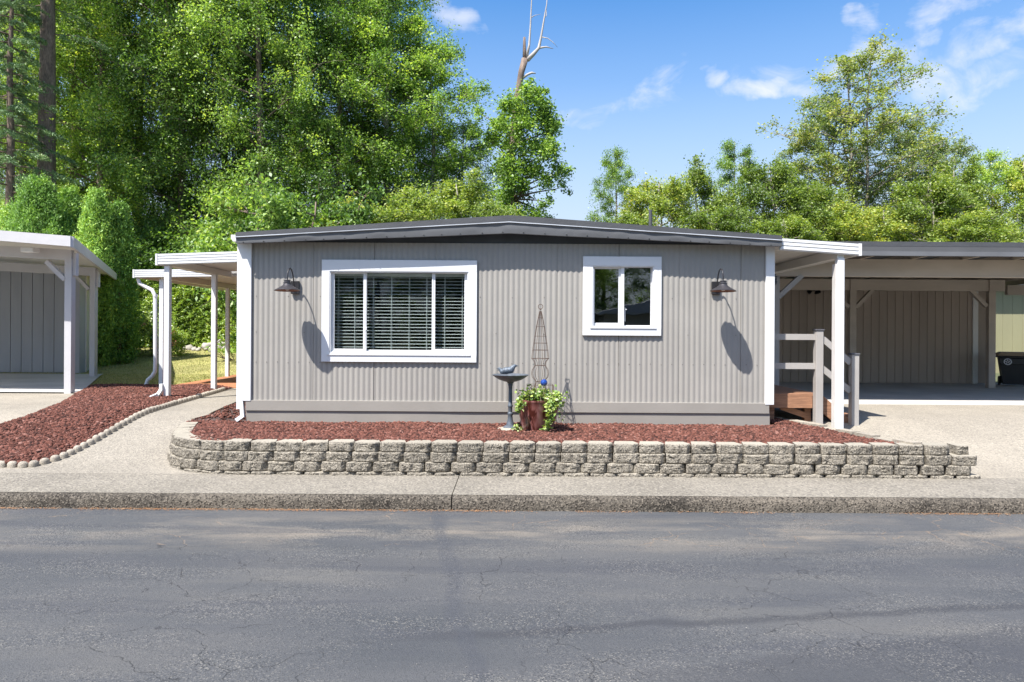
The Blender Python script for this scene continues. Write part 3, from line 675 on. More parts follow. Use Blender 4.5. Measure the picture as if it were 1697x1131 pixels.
for x in xx:
    t = 1-abs(x+.04)/3.7; hb = .058+.03*t
    for k, (yy, zz) in enumerate(((FY+.02, 0), (FY-.012, 0), (FY-.014, -hb))): vs.append((x, yy, rz(x)+zz+.002*mno(x, 0, 0, 2)))
fb.add(vs, [(i*3+k, (i+1)*3+k, (i+1)*3+k+1, i*3+k+1) for i in range(len(xx)-1) for k in range(2)])
obj('roof_edge_band', fb, M['roof'], home)
fl = MB(); vs = []; 
for x in xx:
    t = 1-abs(x+.04)/3.7; hb = .058+.03*t; hf = .082+.07*t+.006*mno(x, 3, 0, 1.1)
    wv = .010*mno(x, 0, 7, 2.6)+.005*mno(x, 0, 9, 6)
    for k in range(7):
        u = k/6; cv = -.004*sin(pi*u)+wv*sin(pi*min(1, u*1.1))*1.0
        if k == 0: cv = -.016
        vs.append((x, FY-.004+cv+.004*u, rz(x)-hb-.004-hf*u))
    vs.append((x, FY+.03, rz(x)-hb-.008-hf))
fl.add(vs, [(i*8+k, (i+1)*8+k, (i+1)*8+k+1, i*8+k+1) for i in range(len(xx)-1) for k in range(7)])
fasc_o = obj('fascia', fl, M['fascia'], home, sm=True, autosm=60)
dr = MB(); vs = []
for x in xx:
    t = 1-abs(x+.04)/3.7; hb = .058+.03*t; z = rz(x)-hb
    vs += [(x, FY-.024, z), (x, FY-.024, z-.010-.003*mno(x, 0, 1, 3)), (x, FY, z-.010)]
dr.add(vs, [(i*3+k, (i+1)*3+k, (i+1)*3+k+1, i*3+k+1) for i in range(len(xx)-1) for k in range(2)])
obj('drip_edge', dr, pm('pale_metal_drip_edge', (.45, .47, .5), .4, .3, 2), home)
fs_ = MB(); x = XA+.1
while x < XB-.05:
    t = 1-abs(x+.04)/3.7; z = rz(x)-(.058+.03*t)-.004-(.082+.07*t)*.86
    fs_.lathe([(.0085, 0), (.0085, .005), (.002, .008)], (0, 0, 0), 8, Matrix.Translation((x, FY-.002, z)) @ Matrix.Rotation(pi/2, 4, 'X')); x += random.uniform(.24, .3)
merge_in(fasc_o, fs_, pm('dark_screw', (.015, .015, .016), .5), home)
so_ = MB()
for a, b in ((XA, -.04), (-.04, XB)):
    def zb(x): t = 1-abs(x+.04)/3.7; return rz(x)-(.058+.03*t)-(.082+.07*t)*.9
    for k in range(6):
        x0 = a+(b-a)*k/6; x1 = a+(b-a)*(k+1)/6
        so_.add([(x0, FY+.03, zb(x0)), (x1, FY+.03, zb(x1)), (x1, HY+.01, zb(x1)+.01), (x0, HY+.01, zb(x0)+.01)], [(0, 1, 2, 3)])
obj('soffit', so_, pm('dark_brown_soffit', (.05, .035, .028), .9, .3, 3), home)
for (a, b) in ((XL-.005, -3.59), (3.49, XR+.005)):
    mb = MB(); mb.box(a, b, HY-.035, HY+.02, ZB-.0 if a < 0 else .765, 3.0, .003)
    mb.box((a if a < 0 else b-.02), (a+.02 if a < 0 else b), HY+.02, HY+.14, ZB, 3.0)
    obj('corner_trim', mb, M['white'], home)
sk = MB(); vs = []
xx = frange(-3.66, 3.545, .12)
for x in xx:
    d = .006*max(0, mno(x, 0, 11, .9))
    vs += [(x, HY+.0, ZB+.012), (x, HY-.028, ZB+.008), (x, HY-.03-d, .645), (x, HY, .645)]
sk.add(vs, [(i*4+k, (i+1)*4+k, (i+1)*4+k+1, i*4+k+1) for i in range(len(xx)-1) for k in range(3)])
sk.add([vs[0], vs[1], vs[2], vs[3]], [(0, 1, 2, 3)]); sk.add(vs[-4:], [(3, 2, 1, 0)])
obj('skirting_board', sk, M['skirt'], home)
s2 = MB(); s2.box(-3.66, 3.56, HY-.012, HY+.02, .44, .655)
s2.box(-3.66, -3.64, HY+.02, Y1, .44, ZB); s2.box(3.54, 3.56, HY+.02, Y1, .44, ZB)
obj('lower_skirting', s2, M['skirt'], home)
vp = MB(); p = W(1078, 350, 12.2); vp.lathe([(.032, 3.0), (.032, p.z+.02), (.024, p.z+.02), (.024, p.z-.1)], (p.x, 12.2, 0), 14); vp.lathe([(.09, 3.13), (.05, 3.2), (.034, 3.3)], (p.x, 12.2, .02), 14)
obj('vent_pipe', vp, M['roof'], home, sm=True, autosm=40)
gt = MB(); gt.prism([(-3.735, 2.955), (-3.80, 2.955), (-3.83, 2.99), (-3.83, 3.045), (-3.735, 3.045)], 'y', 9.28, 23.2)
obj('gutter', gt, M['white'], home)
ds = MB(); ds.bar((-3.76, HY+.02, 2.96), (-3.76, HY+.02, .66), .075, .05, (0, 1, 0)); ds.bar((-3.725, HY+.0, .79), (-3.70, HY-.015, .55), .05, .06, (0, 1, 0)); ds.bar((-3.70, HY-.01, .57), (-3.78, HY-.06, .505), .05, .06, (0, 1, 0))
obj('downspout', ds, M['white'], home)
def frame_box(mb, r, wl, wr, wb, wt, y0, y1, bev=.002):
    x0, x1, z0, z1 = r
    mb.box(x0, x1, y0, y1, z1-wt, z1, bev); mb.box(x0, x1, y0, y1, z0, z0+wb, bev)
    mb.box(x0, x0+wl, y0+.001, y1, z0+wb, z1-wt); mb.box(x1-wr, x1, y0+.001, y1, z0+wb, z1-wt)
def window(t, w, panes, label, sashes):
    mb = MB(); frame_box(mb, t, w[0]-t[0]+.004, t[1]-w[1]+.004, w[2]-t[2]-.006, t[3]-w[3]+.004, 9.378, 9.414)
    win = obj('window', mb, M['white'], home, label=label)
    fr = MB(); e = .018
    frame_box(fr, (w[0], w[1], w[2], w[3]), e, e, .03, e, 9.388, 9.50, .002)
    fr.box(w[0]-.03, w[1]+.03, 9.366, 9.3775, w[2]-.006, w[2]+.012)
    for (r, y, k) in sashes: frame_box(fr, r, k, k, k, k, y, y+.03)
    obj('frame', fr, M['white'], win)
    for (r, y) in panes:
        g = MB(); g.box(r[0], r[1], y, y+.006, r[2], r[3]); obj('pane', g, M['glass' if w is w1 else 'glass2'], win)
    jm = MB(); jm.box(w[0], w[1], 9.50, 9.60, w[2]-.02, w[2]); jm.box(w[0], w[1], 9.50, 9.60, w[3], w[3]+.02); jm.box(w[0]-.02, w[0], 9.5, 9.6, w[2], w[3]); jm.box(w[1], w[1]+.02, 9.5, 9.6, w[2], w[3])
    obj('jamb', jm, M['white'], win)
    return win
Yg = 9.43
def wr(px0, py0, px1, py1, Y=Yg): return wrect(px0, py0, px1, py1, Y)
pn = [wr(554, 454, 602, 578.5), wr(606.5, 451.5, 715.5, 580.5), wr(721, 454, 769.5, 579)]
k = .028
def grow(r, a): return (r[0]-a, r[1]+a, r[2]-a, r[3]+a)
winA = window(t1, w1, [(grow(pn[0], .004), 9.447), (grow(pn[1], .004), 9.468), (grow(pn[2], .004), 9.447)], 'wide three pane window with white blinds',
              [(grow(pn[0], .045), 9.43, .045), (grow(pn[2], .045), 9.43, .045), (grow(pn[1], .02), 9.465, .02)])
# white fill between sashes and frame
fl2 = MB(); fl2.box(w1[0]+.018, w1[1]-.018, 9.41, 9.445, w1[2]+.03, pn[0][2]-.03); fl2.box(pn[1][1]+.004, pn[2][0]-.03, 9.425, 9.46, w1[2]+.05, w1[3]-.02); fl2.box(pn[0][1]+.03, pn[1][0]-.004, 9.425, 9.46, w1[2]+.05, w1[3]-.02)
obj('sill', fl2, M['white'], winA)
bm_ = MB(); sp = .0462
z = pn[1][2]+.012; x0, x1 = w1[0]+.03, w1[1]-.03
for (a, b) in ((x0, pn[0][1]+.02), (pn[1][0]-.012, pn[1][1]+.012), (pn[2][0]-.02, x1)):
    z = w1[2]+.055; i = 0
    while z < w1[3]-.07:
        tl = .0045; j = random.uniform(-.0012, .0012); zc = z+j
        bm_.add([(a, 9.535, zc-tl), (b, 9.535, zc-tl+random.uniform(-.001, .001)), (b, 9.583, zc+tl), (a, 9.583, zc+tl), (a, 9.535, zc-tl+.004), (b, 9.535, zc-tl+.004), (b, 9.583, zc+tl+.004), (a, 9.583, zc+tl+.004)], [(0, 3, 2, 1), (4, 5, 6, 7), (0, 1, 5, 4), (1, 2, 6, 5), (2, 3, 7, 6), (3, 0, 4, 7)])
        z += sp
    bm_.box(a, b, 9.53, 9.585, w1[3]-.062, w1[3]-.02)
for px in (560.5, 588, 618.5, 648.5, 678, 707, 737, 766):
    x = W(px, 515, 9.53).x; bm_.box(x-.0035, x+.0035, 9.528, 9.5305, w1[2]+.05, w1[3]-.03)
for px in (560.5, 588, 618.5, 648.5, 678, 707, 737, 766):
    x = W(px, 515, 9.53).x+.004; bm_.box(x-.0015, x+.0015, 9.586, 9.588, w1[2]+.05, w1[3]-.03)
obj('blind', bm_, M['blind'], winA)
la = MB(); la.box(pn[1][0]-.006, pn[1][0]+.012, 9.42, 9.44, 1.76, 1.80); obj('latch', la, M['white'], winA)
q = [wr(985.5, 446, 1025, 535.5), wr(1034, 442, 1079, 539.5)]
winB = window(t2, w2, [(grow(q[0], .004), 9.447), (grow(q[1], .004), 9.465)], 'small two pane sliding window', [(grow(q[0], .036), 9.43, .036), (grow(q[1], .022), 9.46, .022)])
fl3 = MB(); fl3.box(q[0][1]+.03, q[1][0]-.0, 9.415, 9.47, w2[2]+.03, w2[3]-.018); obj('mullion', fl3, M['white'], winB)
la = MB(); la.box(q[1][0]+.012, q[1][0]+.022, 9.44, 9.455, W(1036, 533, 9.44).z, W(1036, 510, 9.44).z); la.box(q[1][0]+.012, q[1][0]+.04, 9.44, 9.452, W(1036, 513, 9.44).z-.006, W(1036, 513, 9.44).z+.006); obj('latch', la, M['white'], winB)

# wall lamps
def wall_lamp(px, py, label):
    p = W(px, py, 9.37); t = thing('wall_lamp', (p.x, 9.40, p.z), label, 'wall lamp', 'gooseneck barn lamps on the front wall')
    X, Z = p.x, p.z; s = -1 if X < 0 else 1
    mb = MB(); mb.box(X-.058, X+.058, 9.372, 9.408, Z-.095, Z+.085, .006); obj('backplate', mb, M['black'], t)
    pts = [(9.372, -.04), (9.345, .0), (9.315, .09), (9.28, .17), (9.23, .222), (9.17, .240), (9.115, .222), (9.078, .175), (9.065, .12), (9.063, .07)]
    fine = []
    for i in range(len(pts)-1):
        for kk in range(3): u = kk/3; fine.append((X, pts[i][0]*(1-u)+pts[i+1][0]*u, Z+pts[i][1]*(1-u)+pts[i+1][1]*u))
    fine.append((X, pts[-1][0], Z+pts[-1][1]))
    mb = MB(); mb.tube(fine, .0085, 10); mb.lathe([(.02, 0), (.02, .012), (.011, .018)], (0, 0, 0), 14, Matrix.Translation((X, 9.372, Z-.04)) @ Matrix.Rotation(pi/2, 4, 'X')); obj('arm', mb, M['black'], t, sm=True, autosm=40)
    R = Matrix.Translation((X, 9.063, Z-.068)) @ Matrix.Rotation(radians(1.5*s), 4, 'Y') @ Matrix.Rotation(radians(-2), 4, 'X')
    mb = MB(); mb.lathe([(.167, 0), (.169, .004), (.160, .012), (.125, .030), (.088, .052), (.06, .072), (.048, .088), (.048, .100), (.052, .102), (.052, .108), (.04, .112), (.04, .128), (.044, .130), (.044, .136), (.032, .142), (.012, .146)], (0, 0, 0), 40, R); sh = obj('shade', mb, M['bronze'], t, sm=True, autosm=35)
    mb = MB(); mb.lathe([(.164, .002), (.155, .011), (.12, .028), (.085, .048), (.055, .066), (.0, .07)], (0, 0, 0), 40, R); obj('shade_lining', mb, M['copper'], sh, sm=True)
    mb = MB(); mb.lathe([(.0, .0), (.018, .004), (.028, .02), (.026, .04), (.014, .06), (.013, .075)], (0, 0, 0), 16, R @ Matrix.Translation((0, 0, .002))); obj('bulb', mb, M['offwhite'], t, sm=True)
wall_lamp(488.5, 476, 'dark gooseneck barn lamp on the siding left of the wide window with blinds')
wall_lamp(1187, 477, 'dark gooseneck barn lamp on the siding right of the small two pane window')

# ---------------------------------------------------------------- awnings on the left
def awning(name, label, x0, x1, y0, y1, zl, zr, fh, posts, beamx, group=None, ribs=4, wh='white'):
    t = thing(name, (x0, y0, .5), label, 'awning', group)
    def z(x): return zl+(zr-zl)*(x-x0)/(x1-x0)
    mb = MB()
    for j in range(ribs):     # ribbed front fascia
        a = j/ribs; b = (j+.72)/ribs
        mb.add([(x, y, z(x)-fh*q_) for x in (x0, x1) for (y, q_) in ((y0-.02, a), (y0-.02, b), (y0, b), (y0, (j+1)/ribs))], [(0, 4, 5, 1), (1, 5, 6, 2), (2, 6, 7, 3)])
        mb.add([(x, y, z(x)-fh*a) for x in (x0, x1) for y in (y0-.02, y0)], [(0, 2, 3, 1)])
    mb.prism([(x0, z(x0)-fh), (x1, z(x1)-fh), (x1, z(x1)), (x0, z(x0))], 'y', y0+.001, y0+.03)
    mb.prism([(x0-.014, z(x0)-fh-.004), (x0+.022, z(x0)-fh-.004), (x0+.022, z(x0)+.006), (x0-.014, z(x0)+.006)], 'y', y0-.027, y0+.04) if x0 < 0 else mb.prism([(x1-.022, z(x1)-fh-.004), (x1+.014, z(x1)-fh-.004), (x1+.014, z(x1)+.006), (x1-.022, z(x1)+.006)], 'y', y0-.027, y0+.04)
    obj('fascia', mb, M[wh], t)
    mb = MB(); pp = []
    n = int((y1-y0)/.15)
    mb.prism([(x0, z(x0)-.05), (x1, z(x1)-.05), (x1, z(x1)-.01), (x0, z(x0)-.01)], 'y', y0+.03, y1)
    for i in range(n):
        y = y0+.1+i*.15; mb.prism([(x0, z(x0)-.05), (x0, z(x0)-.075), (x1, z(x1)-.075), (x1, z(x1)-.05)], 'y', y, y+.03)
    obj('roof_panel', mb, M['cream'], t)
    mb = MB(); xe = x0 if x0 < 0 else x1; s = 1 if x0 < 0 else -1
    mb.prism([(xe, z(xe)-fh), (xe+s*.03, z(xe)-fh), (xe+s*.03, z(xe)), (xe, z(xe))], 'y', y0+.04, y1); obj('gutter', mb, M['cream'], t)
    mb = MB(); mb.box(beamx-.045, beamx+.045, y0+.05, y1-.05, z(beamx)-.20, z(beamx)-.077); obj('beam', mb, M['cream'], t)
    for (x, y, zb) in posts:
        mb = MB(); mb.box(x-.047, x+.047, y-.047, y+.047, zb, z(beamx)-.20, .006); mb.box(x-.06, x+.06, y-.06, y+.06, zb, zb+.01); obj('post', mb, M['offwhite'] if wh != 'white' else M['white'], t)
    return t, z
ya = 11.9
aw, za = awning('porch_awning', 'white ribbed aluminium awning on slim posts beside the left wall of the home', W(260, 422, ya).x, -3.74, ya, 14.66, W(260, 421.5, ya).z, 3.16, .19,
                [(-6.05, 11.99, .47), (-6.05, 13.87, .48)], -6.05, 'white aluminium awnings')
mb = MB(); x = -6.12; mb.bar((x, 11.93, .80), (x, 11.93, .68), .05, .07, (0, 1, 0)); mb.bar((x, 11.93, .70), (x-.03, 11.86, .60), .05, .07, (0, 1, 0)); mb.bar((x-.03, 11.86, .61), (x-.1, 11.72, .56), .05, .07, (0, 0, 1))
obj('downspout', mb, M['white'], aw)
yb = 14.72
aw2, zb2 = awning('porch_awning', 'wider white awning behind the front one at the left, over the red deck', W(222, 448, yb).x, -3.74, yb, 19.6, W(222, 447.5, yb).z, 3.11, .17,
                  [(-7.62, 14.86, .5), (-7.5, 18.0, .5)], -7.55, 'white aluminium awnings')
mb = MB(); mb2 = [W(229, 462, 14.8), W(231, 470, 14.8), W(240, 475, 14.8), W(252, 481, 14.8), W(257, 490, 14.8), W(257.5, 600, 14.8), W(257, 616, 14.8), W(252, 624, 14.8), W(245, 630, 14.8), W(242, 640, 14.8)]
mb.tube(mb2, .042, 8); mb.lathe([(.05, 0), (.05, .05)], W(257.5, 492, 14.8), 10); obj('downspout', mb, M['white'], aw2, sm=True, autosm=50)
dk = MB(); x = -7.45
y = 14.62
while y < 19.4: dk.box(-7.5-(y-14.6)*.02, -3.75, y, y+.135, .47, .525); y += .142
tag(obj('deck', dk, M['deck']), 'reddish stained board deck floor under the rear left awning', 'deck')

# ---------------------------------------------------------------- awning, landing and steps on the right
ar, zr_ = awning('porch_awning', 'short white ribbed awning over the steps at the right wall of the home', 3.625, W(1425, 415, 9.25).x, 9.25, 13.2, W(1288, 395.5, 9.25).z, W(1425, 405, 9.25).z, .155,
                 [(4.47, 9.32, .43)], 4.47, 'white aluminium awnings', ribs=3)
mb = MB(); mb.box(4.40, 4.42, 9.29, 9.39, .45, 2.7); obj('post_channel', mb, M['offwhite'], ar)
ld = thing('entry_landing', (4.0, 9.8, .47), 'small cedar landing with steps and taupe railings at the right wall of the home', 'porch steps')
LZ = .885; mb = MB(); x = 3.63
y = 9.80
while y < 11.9: mb.box(3.63, 4.42, y, y+.136, LZ-.035, LZ); y += .142
obj('landing_floor', mb, M['cedar'], ld)
mb = MB(); mb.box(3.63, 4.32, 9.80, 9.838, LZ-.205, LZ-.038); mb.box(4.38, 4.418, 9.84, 11.9, LZ-.205, LZ-.038); obj('rim_board', mb, M['cedar'], ld)
mb = MB()
for (x, y) in ((3.75, 9.9), (4.3, 9.95), (3.75, 11.7), (4.3, 11.7)):
    mb = MB(); mb.box(x-.045, x+.045, y-.045, y+.045, .44, LZ-.037); obj('support', mb, M['cedar'], ld)
mb = MB(); mb.bar((3.9, 9.9, LZ-.2), (4.3, 9.92, .55), .04, .08); obj('brace', mb, M['cedar'], ld)
for y in (9.84, 10.95):
    mb = MB(); mb.prism([(4.43, LZ-.04), (4.50, LZ-.04), (4.93, .47), (4.93, .41), (4.72, .41), (4.43, .66)], 'y', y, y+.04); obj('stringer', mb, M['cedar'], ld)
for (x, z) in ((4.44, .70), (4.70, .575)):
    mb = MB(); mb.box(x, x+.27, 9.885, 10.945, z-.03, z, .004); obj('tread', mb, M['cedar'], ld)
for (x, y, z0, z1) in ((4.375, 9.745, .42, 1.79), (4.885, 9.745, .42, 1.45), (3.67, 9.745, .9, 1.70)):
    mb = MB(); mb.box(x-.052, x+.052, y-.052, y+.052, z0, z1, .004)
    po = obj('railing_post', mb, M['rail'], ld)
    if z0 < .8:
        mb = MB(); mb.box(x-.062, x+.062, y-.062, y+.062, z1, z1+.022, .004); obj('post_cap', mb, M['railcap'], po)
for (a, b) in (((3.7, 9.745, 1.70), (4.33, 9.745, 1.70)), ((3.7, 9.745, 1.285), (4.33, 9.745, 1.285)), ((4.42, 9.745, 1.685), (4.835, 9.745, 1.335)), ((4.42, 9.745, 1.26), (4.835, 9.745, .93))):
    mb = MB(); mb.bar(a, b, .04, .085); obj('rail', mb, M['rail'], ld)

# ---------------------------------------------------------------- carport on the right
cp = thing('carport', (4.7, 12.3, .51), 'open taupe carport with dark flat roof to the right of the grey home', 'carport')
X0, X1 = 4.72, 16.5
mb = MB(); mb.prism([(11.66, 3.23), (18.0, 3.13), (18.0, 3.22), (11.66, 3.32)], 'x', 3.95, X1)
obj('roof', mb, M['roof'], cp)
mb = MB(); mb.box(3.95, X1, 11.63, 11.66, 3.245, 3.325)
obj('roof_edge_band', mb, M['roof'], cp)
mb = MB(); vs = []; xx = frange(3.95, X1, .12)
for x in xx: vs += [(x, 11.632, 3.243), (x, 11.642+.006*mno(x, 0, 3, 2), 3.16), (x, 11.635+.006*mno(x, 0, 5, 2), 3.085), (x, 11.67, 3.08), (x, 11.67, 3.24)]
mb.add(vs, [(i*5+k, (i+1)*5+k, (i+1)*5+k+1, i*5+k+1) for i in range(len(xx)-1) for k in range(4)]); obj('fascia', mb, M['fascia'], cp)
x = 4.4
while x < X1: 
    mb = MB(); mb.prism([(11.68, 3.10), (17.9, 2.99), (17.9, 3.128), (11.68, 3.228)], 'x', x, x+.04); obj('rafter', mb, M['beam'], cp); x += .92
mb = MB(); mb.box(X0-.05, X1, 12.26, 12.35, 2.775, 3.095, .004); obj('front_beam', mb, M['beam'], cp)
mb = MB(); mb.box(5.4, W(1664, 470, 15.9).x, 15.86, 15.95, 2.76, 3.02, .004); obj('rear_beam', mb, M['beam'], cp)
for (x, y, zt, w) in ((4.735, 12.305, 2.775, .065), (10.9, 12.305, 2.775, .065), (W(1412, 550, 15.9).x, 15.905, 2.76, .075), (W(1642, 550, 15.9).x, 15.905, 2.76, .08), (5.6, 15.905, 2.76, .075)):
    mb = MB(); mb.box(x-w, x+w, y-.06, y+.06, .51, zt, .005)
    if x > 7 and y > 15: mb.box(x-w, x+w, y-.075, y-.06, zt, zt+.26)
    obj('post', mb, M['beam'] if y > 15 else M['rail'], cp)
for a, b in ((W(1289, 493, 12.3), W(1328, 457, 12.3)), (W(1418, 510, 15.9), W(1446, 481, 15.9)), (W(1634, 508, 15.9), W(1608, 481, 15.9)), (W(1406, 510, 15.9), W(1378, 481, 15.9))):
    mb = MB(); mb.bar(a, b, .085, .09, (0, 1, 0)); obj('knee_brace', mb, M['beam'] if a.y > 15 else M['rail'], cp)
def num(txt, px, py, h):
    cu = bpy.data.curves.new('number', 'FONT'); cu.body = txt; cu.size = h*1.4; cu.align_x = 'CENTER'; cu.align_y = 'CENTER'; cu.extrude = .004; cu.offset = .002
    tmp = bpy.data.objects.new('tmp', cu); col.objects.link(tmp); dg = bpy.context.evaluated_depsgraph_get(); dg.update()
    me = bpy.data.meshes.new_from_object(tmp.evaluated_get(dg)); bpy.data.objects.remove(tmp)
    R = Matrix.Rotation(pi/2, 4, 'X'); me.transform(R); me.materials.clear(); me.materials.append(M['num'])
    o = bpy.data.objects.new('house_number', me); link(o, cp); p = W(px, py, 12.235); o.location = Vector((p.x, 12.236, p.z))-ORG[cp.name]; ORG[o.name] = p
num('2', 1284.5, 455, .12); num('4', 1284.5, 467, .12)
mb = MB(); X, XE = 3.8, W(1611, 550, 17.2).x; x = X
mb.box(X, XE, 17.225, 17.3, .5, 3.05)
while x < XE-.02:
    e = min(x+.198, XE); mb.box(x+.004, e-.004, 17.2, 17.226, .53, 3.05); x += .202
obj('board_wall', mb, M['t111'], cp)
mb = MB(); mb.box(XE, XE+.135, 17.17, 17.3, .512, 3.05, .004); obj('corner_trim', mb, M['cream'], cp)
mb = MB(); mb.box(XE+.135, XE+.75, 17.5, 17.6, .5, 3.05); mb.box(XE+.135, XE+.16, 17.3, 17.5, .5, 3.05); obj('recess_wall', mb, M['t111'], cp)
fl_ = thing('security_light', tuple(W(1347, 484, 16.98)), 'small black twin head security light under the carport beam', 'security light')
p = W(1347, 483, 16.98)
mb = MB(); mb.lathe([(.055, 0), (.055, .03), (.02, .04)], (p.x, p.y, p.z+.02), 14, closed=True); mb.box(p.x-.03, p.x+.03, p.y, 17.2, p.z, p.z+.06); obj('bracket', mb, M['black'], fl_)
for s in (-1, 1):
    R = Matrix.Translation((p.x+s*.1, p.y-.04, p.z-.02)) @ Matrix.Rotation(radians(25*s), 4, 'Z') @ Matrix.Rotation(radians(65), 4, 'X')
    mb = MB(); mb.lathe([(.025, -.08), (.04, -.05), (.055, .02), (.06, .05), (.045, .045)], (0, 0, 0), 16, R); mb.tube([(p.x, p.y, p.z+.02), (p.x+s*.08, p.y-.02, p.z)], .012, 8); obj('lamp_head', mb, M['black'], fl_, sm=True, autosm=40)
# neighbour beyond
nb = thing('neighbour_house', (14.6, 21, .5), 'pale board sided building with painted-in green foliage light beyond the right end of the carport', 'house')
mb = MB(); x = 14.2
mb.box(14.2, 26, 21.03, 30, .4, 3.3)
while x < 24: mb.box(x+.004, x+.296, 21.0, 21.031, .5, 3.3); x += .3
obj('wall', mb, M['foliage_lit_wall'], nb)
mb = MB(); mb.prism([(20.6, 3.25), (25.5, 3.75), (30.4, 3.25), (30.4, 3.38), (25.5, 3.9), (20.6, 3.38)], 'x', 13.9, 26.3); obj('roof', mb, M['roof'], nb)
mb = MB(); mb.box(12.05, 20, 16.6, 16.7, 2.72, 2.95); mb.box(16, 16.15, 16.6, 16.7, .5, 2.72)
obj('side_beam', mb, M['beam'], nb)
# wheelie bin
p = G(1676, 642)
def bin_(X, Y, Z, label):
    t = thing('wheelie_bin', (X, Y, Z), label, 'bin'); hb, ht, H = .21, .29, .74
    mb = MB(); mb.add([(X+a*r, Y+.02+b*(r+.03), Z+z) for (r, z) in ((hb, .05), (ht, H)) for (a, b) in ((-1, -1), (1, -1), (1, 1), (-1, 1))], [(3, 2, 1, 0), (4, 5, 6, 7), (0, 1, 5, 4), (1, 2, 6, 5), (2, 3, 7, 6), (3, 0, 4, 7)])
    mb.box(X-.32, X+.32, Y-.33, Y+.36, Z+H-.06, Z+H, .02); mb.box(X-.3, X+.3, Y-.335, Y-.30, Z+H-.2, Z+H-.06, .01); obj('body', mb, M['bin'], t)
    mb = MB(); mb.prism([(X-.33, Z+H), (X+.33, Z+H), (X+.32, Z+H+.05), (X+.25, Z+H+.085), (X-.25, Z+H+.085), (X-.32, Z+H+.05)], 'y', Y-.36, Y+.36); obj('lid', mb, M['tanlid'], t)
    for s in (-1, 1):
        mb = MB(); mb.lathe([(.02, -.025), (.10, -.025), (.115, -.01), (.115, .01), (.10, .025), (.02, .025)], (0, 0, 0), 20, Matrix.Translation((X+s*.25, Y+.22, Z+.115)) @ Matrix.Rotation(pi/2, 4, 'Y')); obj('wheel', mb, M['bin'], t)
    mb = MB(); R = Matrix.Translation((X-.14, Y-.35, Z+.60)) @ Matrix.Rotation(pi/2+.09, 4, 'X')
    mb.lathe([(.06, 0), (.08, 0), (.08, .012), (.06, .012), (.06, 0)], (0, 0, 0), 24, R)
    for k in range(5):
        a = k*2*pi/5; q0 = R @ Vector((.015*cos(a), .015*sin(a), .003)); q1 = R @ Vector((.052*cos(a+.5), .052*sin(a+.5), .003)); mb.bar(q0, q1, .018, .012, (0, 1, 0))
    obj('emblem', mb, M['mark'], t)
    t.rotation_euler = (0, 0, radians(-30)); return t
bin_(p.x+.22, p.y+.25, .505, 'black wheelie bin with tan lid and round white emblem at far right')

# ---------------------------------------------------------------- neighbour's carport on the left
nc = thing('carport', (-8.6, 13.2, .5), 'pale grey neighbouring carport with shed wall at the left edge', 'carport')
def xe(Y): return -8.1-(Y-12.5)*(13.46-8.1)/(23.6-12.5)
def zn(x, Y): return 3.43+.075*(xe(Y)-x)
def slabpoly(mb, xl, o0, o1, y0, y1, inset=0):
    vs = [(xe(y0)-inset, y0), (xe(y1)-inset, y1), (xl, y1), (xl, y0)]
    vs = [(x, y, zn(x, y)+o) for o in (o0, o1) for (x, y) in vs]
    mb.add(vs, [(0, 1, 2, 3), (7, 6, 5, 4), (0, 4, 5, 1), (1, 5, 6, 2), (2, 6, 7, 3), (3, 7, 4, 0)])
mb = MB(); slabpoly(mb, -22, -.07, 0, 12.52, 23.6); obj('roof', mb, M['cream'], nc)
mb = MB(); a = (xe(12.5), 12.5)
mb.add([(x, y, zn(x, 12.5)+o) for (x, y) in ((-22, 12.47), (xe(12.5)+.02, 12.47), (xe(12.5)+.02, 12.52), (-22, 12.52)) for o in (-.17, .02)], [(0, 2, 3, 1), (4, 6, 7, 5), (0, 1, 7, 6), (1, 3, 5, 7), (0, 6, 4, 2), (2, 4, 5, 3)])
obj('fascia', mb, M['grey_paint'], nc)
mb = MB(); d = Vector((xe(23.6)-xe(12.5), 11.1, 0)).normalized(); 
A_ = Vector((xe(12.5)+.03, 12.5, zn(xe(12.5), 12.5)-.085)); B_ = Vector((xe(23.6)+.03, 23.6, zn(xe(23.6), 23.6)-.085)); mb.bar(A_, B_, .05, .2); obj('eave_board', mb, M['grey_paint'], nc)
g1 = W(115, 655, 13.2); g2 = W(154.5, 630, 17.7)
for (p, zt, w) in ((g1, 3.10, .068), (g2, 3.16, .07)):
    mb = MB(); mb.box(p.x-w, p.x+w, p.y-.065, p.y+.065, .5, zt, .005); mb.box(p.x+w, p.x+w+.06, p.y-.03, p.y+.06, zt-.32, zt+.12); obj('post', mb, M['grey_paint'], nc)
mb = MB(); mb.add([(x, y, z+(.0 if x > -10 else .35)) for x in (-15, g1.x+.06) for y in (13.13, 13.22) for z in (3.07, 3.27)], [(0, 1, 3, 2), (4, 6, 7, 5), (0, 4, 5, 1), (2, 3, 7, 6), (0, 2, 6, 4), (1, 5, 7, 3)]); obj('front_beam', mb, M['grey_paint'], nc)
mb = MB(); mb.add([(x, y, z+(.0 if x > -12 else .35)) for x in (-18, g2.x+.08) for y in (17.63, 17.72) for z in (3.12, 3.34)], [(0, 1, 3, 2), (4, 6, 7, 5), (0, 4, 5, 1), (2, 3, 7, 6), (0, 2, 6, 4), (1, 5, 7, 3)]); obj('rear_beam', mb, M['grey_paint'], nc)
for a, b in ((W(109, 464, 13.18), W(78, 434, 13.18)), (W(148, 480, 17.68), W(127, 458, 17.68))):
    mb = MB(); mb.bar(a, b, .08, .09, (0, 1, 0)); obj('knee_brace', mb, M['grey_paint'], nc)
mb = MB(); XE2 = W(112, 550, 19.1).x; x = -18
mb.box(-18, XE2, 19.13, 19.2, .5, 3.6)
